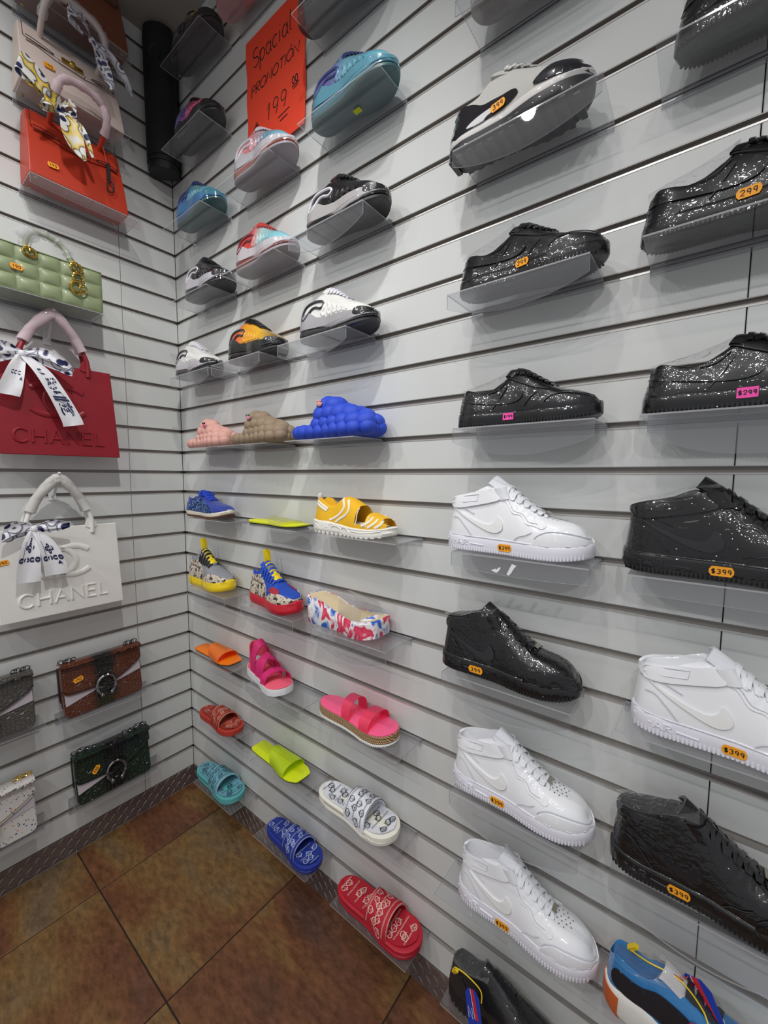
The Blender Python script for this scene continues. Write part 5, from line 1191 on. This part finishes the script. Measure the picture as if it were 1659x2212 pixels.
# --- structured top-handle bags
def top_handle(label, y, z_, leather, edge, w=.305, h=.235, d=.115, handle=None, wrapm=None, hw=.085, strap=True, stick=None, dark=None, clo=False, lean=0.):
    z = z_ + .008; r = thing('top_handle_bag', label, 'handbag', lput(y, z), PI / 2, 'structured top-handle bags on the upper shelves')
    yb, yf = -.020, -.020 - d; yt0, yt1 = -.024, -.024 - d * .45; tw = w * .93
    A = [(-w / 2, yb, 0), (w / 2, yb, 0), (w / 2, yf, 0), (-w / 2, yf, 0)]; B = [(-tw / 2, yt0, h), (tw / 2, yt0, h), (tw / 2, yt1, h), (-tw / 2, yt1, h)]
    n = 6; v = []; f = []
    for i in range(n + 1):
        a = i / n
        for k in range(4):
            p = Vector(A[k]).lerp(Vector(B[k]), a); p.y += (.010 * math.sin(a * PI) if k < 2 else -.006 * math.sin(a * PI)); v.append(p)
    for i in range(n):
        for k in range(4): f.append((i * 4 + k, i * 4 + (k + 1) % 4, i * 4 + 4 + (k + 1) % 4, i * 4 + 4 + k))
    f += [(3, 2, 1, 0), tuple(range(n * 4, n * 4 + 4))]
    me = fixn(mesh('body', v, f, False)); body = obj('body', me, leather, r)
    bv = body.modifiers.new('soft', 'BEVEL'); bv.width = .004; bv.segments = 2; bv.limit_method = 'ANGLE'; bv.angle_limit = math.radians(50)
    def fr(u, vv):   # front face map: u across (m), vv up (m)
        a = max(0, min(1.02, vv / h)); p = Vector(A[3]).lerp(Vector(B[3]), a); q = Vector(A[2]).lerp(Vector(B[2]), a); x = u / w + .5
        c = p.lerp(q, x); c.y -= .006 * math.sin(min(1, a) * PI); return c, Vector((0, -1, .22)).normalized()
    # flap with rounded corners
    mb = MB(); fp = [(-.46 * w, h * .995), (-.46 * w, .74 * h), (-.40 * w, .70 * h), (-.14 * w, .70 * h), (-.12 * w, .62 * h), (.12 * w, .62 * h), (.14 * w, .70 * h), (.40 * w, .70 * h), (.46 * w, .74 * h), (.46 * w, h * .995)]
    patch(mb, fp, fr, .004, .05, .005); flap = mb.build('flap', leather, r, smooth=False)
    mb = MB(); strokes(mb, [fp], fr, .0022, .0045, .001, False); mb.build('flap_edge', edge, flap)
    mb = MB()
    if strap:
        strokes(mb, [[(-.44 * w, .70 * h), (-.30 * w, .73 * h), (-.1 * w, .71 * h), (.1 * w, .71 * h), (.30 * w, .73 * h), (.44 * w, .68 * h)]], fr, .012, .006, .002, False); st = mb.build('belt_strap', leather, r)
        mb = MB(); strokes(mb, [cat([(-.44 * w, .745 * h), (-.36 * w, .75 * h), (-.2 * w, .715 * h), (-.2 * w, .69 * h), (-.36 * w, .695 * h), (-.44 * w, .69 * h)], 4), cat([(.2 * w, .70 * h), (.3 * w, .735 * h), (.42 * w, .70 * h), (.43 * w, .66 * h), (.3 * w, .69 * h), (.2 * w, .67 * h)], 4)], fr, .0022, .0085, .0012, False); mb.build('strap_edging', edge, st, kind='stuff')
        mb = MB(); c, nn = fr(0, .705 * h); mb.box(-.032, .032, -.003, .003, -.006, .006); o = mb.build('gold_plate', GOLD, st, smooth=False); o.location = c + nn * .010
        mb = MB(); mb.lathe([(.008, 0), (.008, -.008), (.005, -.012)], (0, 0, 0), 12, 'y'); o = mb.build('turnlock', GOLD, st); o.location = c + nn * .012
    mb = MB()
    for sx in (-1, 1):
        for yy in (yb - .015, yf + .015): mb.lathe([(.0065, 0), (.0062, -.004), (.003, -.006)], (sx * w * .43, yy, 0), 12)
    mb.build('metal_feet', GOLD, r)
    if handle:
        hh = handle; yc = (yt0 + yt1) / 2 - .012
        yo = yf - .045; ym = yf - .03
        pts = cat([(-hw, yc - .012, h - .02), (-hw * 1.04, ym, h + hh * .35), (-hw * .75, yo, h + hh * .86), (0, yo - .004, h + hh), (hw * .75, yo, h + hh * .86), (hw * 1.04, ym, h + hh * .35), (hw, yc - .012, h - .02)], 6)
        mb = MB(); mb.tube(pts, .0085, 10); ho = mb.build('handle', leather, r)
        if wrapm:
            mb = MB(); q = pts[4:-4]; mb.tube(q, .0135, 12, taper=lambda a: 1 + .22 * math.sin(a * 61) * math.sin(a * 23)); mb.build('handle_wrap', wrapm, ho)
        mb = MB()
        for sx in (-1, 1): mb.lathe([(.012, -.004), (.012, .004)], (sx * hw, yc - .004, h - .012), 12, 'y')
        mb.build('handle_ring', GOLD, ho)
    if clo:
        mb = MB(); p0 = Vector((hw, yf * .75, h + .02)); mb.tube([p0, p0 + Vector((.01, -.012, -.05)), p0 + Vector((.012, -.02, -.10))], .0022, 6); c = mb.build('key_strap', leather, r)
        mb = MB(); mb.box(-.006, .006, -.004, .004, -.03, .03); o = mb.build('key_bell', dark, c, smooth=False); o.location = p0 + Vector((.014, -.028, -.125))
        mb = MB(); mb.tube([(.011 * math.cos(2 * PI * i / 16), 0, .020 * math.sin(2 * PI * i / 16)) for i in range(16)], .0028, 6, True); o = mb.build('padlock', dark, c); o.location = p0 + Vector((.017, -.034, -.178))
    if stick: sticker(lambda u, vv: (lambda c, nn: (c + nn * .003, nn))(*fr(u, vv)), stick[0], stick[1], r, 'o', '190', .1, 1.3)
    return r
tan = M('tan_leather', '#7d4a33', .5, bmp=(300, .2)); ob_ = M('edge_dark', '#2a1c1f', .6); blush = M('blush_leather', '#d3c3bb', .45, bmp=(300, .2)); orl = M('orange_leather', '#b8361d', .45, bmp=(320, .2)); dk = M('clochette_dark', '#22191a', .5)
top_handle('tan brown top-handle bag on the highest shelf, cut by the top edge', -.375, 1.597, tan, ob_, .32, .24, handle=.09, wrapm=WRAP)
t2 = top_handle('blush white top-handle bag with plastic-wrapped handle, between tan and orange bags', -.398, 1.297, blush, ob_, .31, .205, handle=.085, wrapm=WRAP, stick=(-.075, .085))
NAVY = M('scarf_navy_ink', '#1d2350', .7)
SC2 = Mpat('scarf_silver', 'scarf', '#d9dbe0', '#3a4066', 34., .45, .55, c2='#b4b6bd'); SC3 = Mpat('scarf_yellow', 'scarf', '#e3e2dc', '#20264f', 30., .45, .6, c2='#e5c431'); SCW = M('scarf_white', '#e6e6ea', .6, bmp=(60, .3)); SCP = Mpat('scarf_navy_white', 'scarf', '#e8e8ee', '#1d2350', 26., .55, .62)
bow(t2, (.040, -.185, .215), SC2, [([(0, 0, 0, .008), (-.03, -.02, .03, .022), (-.07, -.03, .025, .024), (-.075, -.03, -.005, .02), (-.03, -.01, -.005, .01)], (0, .3, 1))], [([(0, 0, 0, .01), (.012, -.02, -.04, .016), (.022, -.03, -.09, .022), (.045, -.03, -.145, .010)], (1, 0, .2)), ([(0, 0, 0, .01), (.05, -.02, -.03, .016), (.095, -.02, -.075, .016), (.12, -.02, -.11, .004)], (.4, 0, .9))])
t3 = top_handle('orange-red top-handle bag with patterned scarf and hanging key strap', -.395, .997, orl, ob_, .305, .235, handle=.105, wrapm=TISSUE, stick=(-.085, .055), clo=True, dark=dk, hw=.075)
bow(t3, (-.065, -.172, .232), SC3, [([(0, 0, 0, .008), (-.05, -.02, .03, .026), (-.105, -.03, .055, .030), (-.11, -.03, .04, .03), (-.05, -.01, .01, .012)], (.3, 0, 1)), ([(0, 0, 0, .01), (-.02, -.03, -.005, .022), (-.055, -.035, -.02, .026), (-.045, -.02, -.035, .018), (0, -.005, -.01, .008)], (.4, 0, 1)), ([(0, 0, 0, .008), (.02, -.02, .02, .012), (.04, -.02, .0, .012), (.02, -.01, -.01, .008)], (0, 0, 1))],
    [([(0, 0, 0, .01), (.012, -.02, -.035, .022), (.02, -.03, -.08, .030), (.035, -.03, -.125, .022), (.055, -.03, -.150, .004)], (1, 0, .35)), ([(0, 0, 0, .008), (.04, -.02, -.03, .010), (.06, -.03, -.07, .009), (.08, -.03, -.125, .004)], (1, 0, .3))])
# --- quilted sage bag
def quilted():
    r = thing('quilted_bag', 'sage green quilted handbag with gold ring hardware and plastic-wrapped handle', 'handbag', lput(-.510, .599), PI / 2)
    sg = M('sage_leather', '#8d9a74', .42, coat=.2); pipe = M('sage_edge', '#76835f', .5); w, h, d = .31, .145, .125; yf = -.018 - d
    NX, NZ = 5, 3; mb = MB()
    def P(u, v):
        q = .008 * (abs(math.sin(u * NX * PI)) ** .55) * (abs(math.sin(v * NZ * PI)) ** .55); return ((u - .5) * w, yf - q + .012 * v * v * 0, v * h)
    nx, nz = 50, 30; vv = [P(i / nx, j / nz) for i in range(nx + 1) for j in range(nz + 1)]; ff = [(i * (nz + 1) + j, (i + 1) * (nz + 1) + j, (i + 1) * (nz + 1) + j + 1, i * (nz + 1) + j + 1) for i in range(nx) for j in range(nz)]
    mb.add(vv, ff); mb.build('quilted_front', sg, r, fix=False)
    me = MB(); me.box(-w / 2, w / 2, yf + .0005, -.018, 0, h); b = me.build('body', sg, r, smooth=False); bv = b.modifiers.new('soft', 'BEVEL'); bv.width = .006; bv.segments = 2
    mb = MB(); mb.tube([(-w / 2, yf - .002, 0), (w / 2, yf - .002, 0), (w / 2, yf - .002, h), (-w / 2, yf - .002, h)], .0028, 6, True); mb.build('piping', pipe, r)
    yh = yf + .03; xs = (-.055, .075)
    pts = cat([(xs[0], yh, h), (xs[0] - .002, yh, h + .03), (xs[0] + .02, yh + .01, h + .075), (.012, yh + .012, h + .082), (xs[1] - .02, yh + .01, h + .06), (xs[1], yh, h + .012)], 6)
    mb = MB(); mb.tube(pts, .009, 10); ho = mb.build('handle', sg, r)
    mb = MB(); mb.tube(pts[2:-2], .0155, 12, taper=lambda a: 1.15 - .3 * a + .25 * math.sin(a * 53) * math.sin(a * 19)); mb.build('handle_wrap', WRAP, ho)
    mb = MB(); mb.ball((xs[0] + .004, yh - .01, h + .055), .026, 12, 8, (1.3, .8, .9)); mb.build('plastic_bunch', WRAP, ho)
    def ring(mb, c, R, rr, tilt=0., n=20, sx=1.): mb.tube([(c[0] + R * sx * math.cos(2 * PI * i / n), c[1] + tilt * math.sin(2 * PI * i / n), c[2] + R * math.sin(2 * PI * i / n)) for i in range(n)], rr, 8, True)
    for x in xs:
        mb = MB(); ring(mb, (x, yf - .012, h - .014), .013, .0042, 0, 20, 1.35); mb.tube([(x, yh - .01, h + .018), (x, yf - .01, h + .004), (x, yf - .014, h - .012)], .004, 8); mb.ball((x, yh - .012, h + .012), .009, 10, 6); mb.build('gold_ring', GOLD, r)
    mb = MB(); x = xs[1] + .004; z = h - .048
    ring(mb, (x, yf - .014, z), .016, .0042)                                  # round charm
    ch = mb.build('ring_charm', GOLD, r)
    mb = MB(); z -= .035; mb.tube([(x + a, yf - .016, z + b) for a, b in arc(-.004, 0, .021, .021, 60, 300, 14)], .0052, 8); mb.tube([(x + .004, yf - .016, z + .018), (x + .004, yf - .016, z - .018)], .0036, 8); mb.tube([(x + a, yf - .018, z + b) for a, b in arc(.012, -.002, .011, .012, 0, 330, 12)], .0034, 8); mb.build('letter_charm', GOLD, ch)
    sticker(plane_map((0, yf - .0085, 0), (1, 0, 0), (0, 0, 1), (0, -1, 0)), -.092, h * .49, r, 'o', '190', -.05, 1.35)
    return r
quilted()
# --- embossed totes
def tote(label, y, z, leather, wrapm, h, wtop, wbot, stick, scarf_kind, hang=None):
    r = thing('tote_bag', label, 'tote bag', lput(y, z), PI / 2, 'large embossed totes hung from pegs')
    yf, yb = -.105, -.03
    A = [(-wbot / 2, yb, .01), (wbot / 2 - .012, yb, .01), (wbot / 2, yf, 0), (-wbot / 2, yf, 0)]; B = [(-wtop / 2, yb - .01, h * .985), (wtop / 2, yb - .01, h * .985), (wtop / 2, yf + .022, h), (-wtop / 2, yf + .022, h)]
    v = []; f = []; n = 8
    for i in range(n + 1):
        a = i / n
        for k in range(4): v.append(Vector(A[k]).lerp(Vector(B[k]), a))
    for i in range(n):
        for k in range(4): f.append((i * 4 + k, i * 4 + (k + 1) % 4, i * 4 + 4 + (k + 1) % 4, i * 4 + 4 + k))
    f += [(3, 2, 1, 0), tuple(range(n * 4, n * 4 + 4))]
    body = obj('body', fixn(mesh('body', v, f, False)), leather, r); bv = body.modifiers.new('soft', 'BEVEL'); bv.width = .003; bv.segments = 2
    def fr(u, vv):
        a = vv / h; p = Vector(A[3]).lerp(Vector(B[3]), a); q = Vector(A[2]).lerp(Vector(B[2]), a); c = p.lerp(q, u / wbot + .5); return c, Vector((0, -1, .066)).normalized()
    mb = MB(); strokes(mb, text_lines('CHANEL', .0, .068, .047, .30), fr, .0105, .0004, .0042, False); mb.build('embossed_lettering', leather, r, kind='stuff')
    mb = MB(); cz = h * .60
    strokes(mb, [arc(.030, cz, .070, .054, 42, 318, 26), arc(-.030, cz, .070, .054, 138, -138, 26)], fr, .023, .0004, .0055, False); mb.build('embossed_emblem', leather, r)
    hx = .100
    for k, (yy, dy) in enumerate(((yf + .018, 0), (yb - .012, .0))):
        top = h + (hang or .178) - .010 * k
        pts = cat([(-hx, yy, h - .03), (-hx * .98, yy, h + .03), (-hx * .66, -.08, h + .105), (-hx * .24, -.092, top - .016), (.0, -.094, top), (hx * .24, -.092, top - .016), (hx * .66, -.08, h + .105), (hx * .98, yy, h + .03), (hx, yy, h - .03)], 5)
        mb = MB(); mb.tube(pts, .0075, 10); ho = mb.build('handle', leather, r)
        mb = MB(); mb.tube(pts[7:-7], .0155, 12, taper=lambda a: 1.12 - .15 * math.sin(a * PI) + .10 * math.sin(a * 47) * math.cos(a * 17)); mb.build('tissue_wrap', wrapm, ho)
        mb = MB()
        for sx in (-1, 1):
            if k == 0: patch(mb, cat([(sx * hx - .02, h - .004), (sx * hx - .007, h + .028), (sx * hx + .007, h + .028), (sx * hx + .02, h - .004), (sx * hx, h - .012)], 3, True), fr, .004, .03, .008)
        if k == 0: mb.build('handle_tab', leather, ho, kind='stuff')
    if stick: sticker(lambda u, vv: fr(u, vv), stick[0], stick[1], r, 'o', '190', .1, 1.3)
    return r, h
redl = M('red_leather', '#8c1523', .42, bmp=(200, .12)); whl = M('white_leather_tote', '#e4e2dd', .45, bmp=(200, .12))
r5, h5 = tote('large crimson embossed tote hanging from a peg, white scarf tied to its handle', -.497, .055, redl, TISSUE, .335, .355, .382, None, 0)
def coco(y0, sc=1.): return [[(a, b) for a, b in ln] for ln in text_lines('COCO', .5, y0, .10 * sc, .25)]
def tpr(text, u, v, hu, hv, sp=.2):
    out = []
    for ln in text_lines(text, 0, 0, 1., sp):
        out.append([(u + a * hu, v - b * hv) for a, b in ln])
    return out
clover = [[(.5 + .14 * math.cos(a) + .07 * math.cos(b), .34 + .05 * math.sin(a) + .025 * math.sin(b)) for b in [2 * PI * i / 8 for i in range(9)]] for a in (0, PI / 2, PI, 1.5 * PI)]
bow(r5, (-.100, -.115, .345), SCP, [([(0, 0, 0, .008), (-.05, -.015, .008, .020), (-.09, -.015, -.02, .022), (-.06, -.005, -.03, .014), (0, 0, -.005, .006)], (.2, 0, 1)), ([(0, 0, 0, .008), (.05, -.02, .010, .016), (.105, -.03, -.015, .014), (.135, -.03, -.045, .012), (.09, -.015, -.03, .012), (.01, 0, -.006, .006)], (.25, 0, 1))], [], texts=None)
bow(r5, (-.100, -.118, .342), SCW, [], [([(0, 0, 0, .012), (-.018, -.01, -.05, .022), (-.036, -.015, -.11, .029), (-.048, -.015, -.145, .032)], (1, 0, -.12)), ([(0, 0, 0, .010), (.045, -.02, -.05, .022), (.082, -.028, -.12, .026), (.120, -.028, -.205, .030), (.128, -.028, -.232, .031)], (1, 0, .22))],
    textmat=NAVY, texts=[(0, tpr('COC', .55, .42, .16, .06) + tpr('A', .85, .52, .14, .06), .02), (1, tpr('COCO', .62, .37, .12, .045) + [[(a, b + .09) for a, b in l] for l in clover] + tpr('CC', .45, .26, .22, .06, -.3) + [[(.2, .535), (.85, .555)], [(.2, .56), (.9, .58)], [(.35, .53), (.4, .49), (.75, .50), (.78, .545)]] + tpr('CHANEL', .58, .62, .11, .032) + tpr('PARIS', .60, .665, .11, .032) + tpr('31', .72, .705, .11, .032) + [[(.32 + .02 * math.cos(a) * k, .675 + .008 * math.sin(a) * k) for a in [2 * PI * i / 10 for i in range(11)]] for k in (1, 2, 3, 4)], .018)], knot=.012, name='scarf_tails')
r6, h6 = tote('large white embossed tote hanging from a peg, navy-print scarf tied to its handle', -.512, -.535, whl, TISSW, .325, .372, .382, (-.172, .215), 1, .185)
bow(r6, (-.085, -.115, .33), SCP, [([(0, 0, 0, .008), (-.045, -.015, .008, .022), (-.085, -.015, -.012, .024), (-.055, -.005, -.022, .016), (0, 0, -.005, .006)], (.2, 0, 1)), ([(0, 0, 0, .008), (.05, -.02, .012, .016), (.10, -.02, .004, .006), (.05, -.015, -.006, .012), (.01, 0, -.006, .006)], (.1, 0, 1))], [])
dotc = [[(.22 + .0 * i, .30 + .045 * i), (.25, .305 + .045 * i)] for i in range(8)]
bow(r6, (-.085, -.118, .327), SCW, [], [([(0, 0, 0, .012), (-.014, -.012, -.05, .024), (-.024, -.016, -.12, .032), (-.028, -.016, -.185, .034)], (1, 0, .0)), ([(0, 0, 0, .010), (.028, -.014, -.05, .024), (.046, -.02, -.12, .032), (.052, -.02, -.170, .034)], (1, 0, .03))],
    textmat=NAVY, texts=[(0, tpr('COCO', .52, .60, .22, .055) + [[(a, b + .06) for a, b in l] for l in clover] + dotc + tpr('3', .5, .26, .2, .06), .035), (1, tpr('COCO', .52, .60, .22, .055) + [[(a, b + .10) for a, b in l] for l in clover] + dotc + tpr('A', .75, .70, .2, .06), .035)], knot=.012, name='scarf_tails')
for yy, z, lab in ((-.497, zg(-5), 'white peg in the slot holding the crimson tote'), (-.512, zg(1), 'white peg in the slot holding the white tote')):
    p = thing('wall_peg', lab, 'peg', (0, yy, z), PI / 2, 'pegs holding the totes')
    mb = MB(); mb.tube([(0, .006, -.002), (0, -.03, .0), (0, -.075, .055), (0, -.094, .064), (0, -.110, .086)], .0042, 10); mb.build('prong', M('peg_white', '#dcdcde', .35), p)
    mb = MB(); mb.box(-.012, .012, -.0045, -.0012, -.02, .03); mb.build('back_plate', M('peg_white', '#dcdcde', .35), p, smooth=False)
# --- flap bags with horseshoe clasp
def flap_bag(label, y, z, leather, inner, metal, w=.285, h=.205, rz=0., white=True, stick=None, chain='ends', tail=None):
    r = thing('flap_bag', label, 'handbag', lput(y, z), PI / 2 + rz, 'flap bags with a clasp on the lower shelves')
    # three gussets, each a thin rounded slab, front one lowest
    fronts = (-.094, -.062, -.034); zb = (0., .012, .03); tops = (h - .004, h - .012, h - .02)
    def slab(y0, th, z0, z1, nm, mt, ww):
        mb = MB(); c = .018; prof = [(-ww / 2, z1), (-ww / 2, z0 + c), (-ww / 2 + c * .3, z0 + c * .3), (-ww / 2 + c, z0), (ww / 2 - c, z0), (ww / 2 - c * .3, z0 + c * .3), (ww / 2, z0 + c), (ww / 2, z1)]
        m = len(prof); v = [(a, y0 + (0.03 * (b - z0) / (z1 - z0) if y0 < -.09 else .012 * (b - z0) / (z1 - z0)), b) for a, b in prof] + [(a, y0 + th + (0.03 * (b - z0) / (z1 - z0) if y0 < -.09 else .012 * (b - z0) / (z1 - z0)), b) for a, b in prof]
        f = [tuple(range(m))[::-1], tuple(range(m, 2 * m))] + [(i, (i + 1) % m, m + (i + 1) % m, m + i) for i in range(m)]; mb.add(v, f)
        o = mb.build(nm, mt, r, smooth=False); bv = o.modifiers.new('soft', 'BEVEL'); bv.width = .003; bv.segments = 2; bv.limit_method = 'ANGLE'; return o
    slab(fronts[0], .022, zb[0], tops[0], 'front_pocket', leather, w); slab(fronts[1], .018, zb[1], tops[1], 'middle_gusset', inner, w * .98); slab(fronts[2], .018, zb[2], tops[2], 'back_pocket', inner, w * .97)
    def fr(u, vv): return Vector((u, fronts[0] + .03 * vv / h, vv)), Vector((0, -1, .12)).normalized()
    # flap: from the back over the top and down the front to a V edge
    lo = curve([(-.5, .53), (-.47, .48), (-.35, .455), (-.12, .44), (0, .40), (.1, .44), (.25, .53), (.4, .64), (.47, .71), (.5, .76)])
    def fl(a, b):
        u = (a - .5); x = u * (w + .004); zlow = lo(u) * h; Lf = h - zlow; s_ = b * (Lf + .07)
        if s_ < .045: return (x, -.030 - s_, h + .004 + .006 * math.sin(s_ / .045 * PI * .5))
        if s_ < .07: q = (s_ - .045) / .025 * PI / 2; return (x, -.075 - .014 * math.sin(q), h + .010 - .014 * (1 - math.cos(q)))
        vv = h - .004 - (s_ - .07); return (x, fronts[0] + .03 * vv / h - .007 - .004 * abs(u) * 0, vv)
    fo = grid_solid(fl, 28, 22, .003).build('flap', leather, r)
    mb = MB(); strokes(mb, [[(u * w, lo(u) * h + .003) for u in [-.5 + i / 30 for i in range(31)]]], fr, .003, .0095, .001, False); mb.build('flap_binding', inner, fo)
    if white:
        mb = MB(); patch(mb, [(-.49 * w, .50 * h), (-.485 * w, .24 * h), (-.12 * w, .37 * h), (0, .36 * h), (0, .46 * h)], fr, .0024, .03, .001)
        if white is True: patch(mb, [(0, .46 * h), (0, .37 * h), (.12 * w, .385 * h), (.49 * w, .48 * h), (.49 * w, .74 * h)], fr, .0024, .03, .001)
        mb.v = mb.v
        mb.build('tissue_strip', M('tissue_lilac', '#b9b0b8', .8), r, smooth=False)
    mb = MB(); cz = .42 * h; hs = [(-.012, -.030)] + arc(0, .0, .029, .033, 235, -55, 20) + [(.012, -.030)]
    hs = arc(0, 0, .033, .038, 240, -60, 22)
    mb.tube([fr(a, cz + b)[0] + Vector((0, -.0145, 0)) for a, b in hs], .0062, 8, taper=lambda a: 1 + .28 * math.sin(a * 60))
    for sx in (hs[0], hs[-1]): mb.ball(fr(sx[0] * 1.05, cz + sx[1] - .004)[0] + Vector((0, -.015, 0)), .0088, 10, 6, (1, 1, 1.25))
    mb.build('horseshoe_clasp', metal, fo)
    # chain
    mb = MB()
    def link(c, ang, R=.0085):
        mb.tube([(c[0] + R * math.cos(2 * PI * i / 10) * math.cos(ang) * 1.25, c[1] + R * math.cos(2 * PI * i / 10) * math.sin(ang) * 1.0, c[2] + R * .75 * math.sin(2 * PI * i / 10)) for i in range(10)], .0024, 6, True)
    xs = [(-1, 4), (1, 4)] if chain == 'ends' else [(-1, 6), (1, 7)]
    for sg, n in xs:
        for i in range(n): link((sg * (w * .47 - i * .0125), -.05 - .004 * (i % 2), h + .017 + (.004 if chain != 'ends' else 0) * math.sin(i)), .5 if i % 2 else -.6)
    mb.build('chain', metal, r, kind='stuff')
    if stick: sticker(lambda u, vv: (fr(u, vv)[0] + Vector((0, -.0085, 0)), Vector((0, -1, 0))), stick[0] * w, stick[1] * h, r, 'o', stick[2], stick[3], 1.35)
    return r
browng = M('bag_inner_brown', '#2c1512', .6); greeng = M('bag_inner_green', '#0c140f', .6); greyg = M('bag_inner_grey', '#262422', .6); tang = M('bag_inner_tan', '#8d7a5c', .6)
flap_bag('brown crocodile-embossed flap bag with dark horseshoe clasp', -.402, -.957, Mcroc('croc_brown', '#5c2a13', '#6e3519', '#120d0b'), browng, GUN, w=.283, h=.200, rz=.06, stick=(-.32, .70, '190', .25))
flap_bag('dark green crocodile-embossed flap bag with horseshoe clasp, lowest on the left wall', -.377, -1.337, Mcroc('croc_green', '#0d2416', '#0f2e1b', '#050806'), greeng, GUN, w=.275, h=.19, white='left', chain='long', stick=(-.25, .62, '190', .9))
flap_bag('grey crocodile-embossed flap bag, cut by the left picture edge', -.768, -.937, Mcroc('croc_grey', '#4a4641', '#55504a', '#16130f'), greyg, GUN, w=.29, h=.195)
flap_bag('white confetti-speckled flap bag with gold chain, cut by the left picture edge', -.785, -1.337, Mpat('confetti_leather', 'confetti', '#c9c6c2', '#000', 95., .45), tang, GOLD, w=.29, h=.19)
# --- shelves of the left wall
for y, k, dz, lab, l, d, lip in ((-.535, -16, 0, 'clear shelf under the tan top-handle bag', .32, .15, .034), (-.55, -13, 0, 'clear shelf under the blush top-handle bag', .32, .15, 0), (-.55, -10, 0, 'clear shelf with front lip under the orange-red bag', .34, .15, .034), (-.67, -6, 0, 'clear shelf under the sage quilted bag', .32, .15, 0),
    (-.550, 10, .028, 'clear shelf under the brown crocodile-embossed bag', .34, .125, 0), (-.525, 14, .05, 'clear shelf under the dark green crocodile-embossed bag', .345, .125, 0), (-.94, 10, .05, 'clear shelf under the grey crocodile-embossed bag', .34, .125, 0), (-.94, 14, .05, 'clear shelf under the white confetti-speckled bag', .335, .125, 0)):
    shelf('L', y, k, lab, l, d, lip, .016, dz)
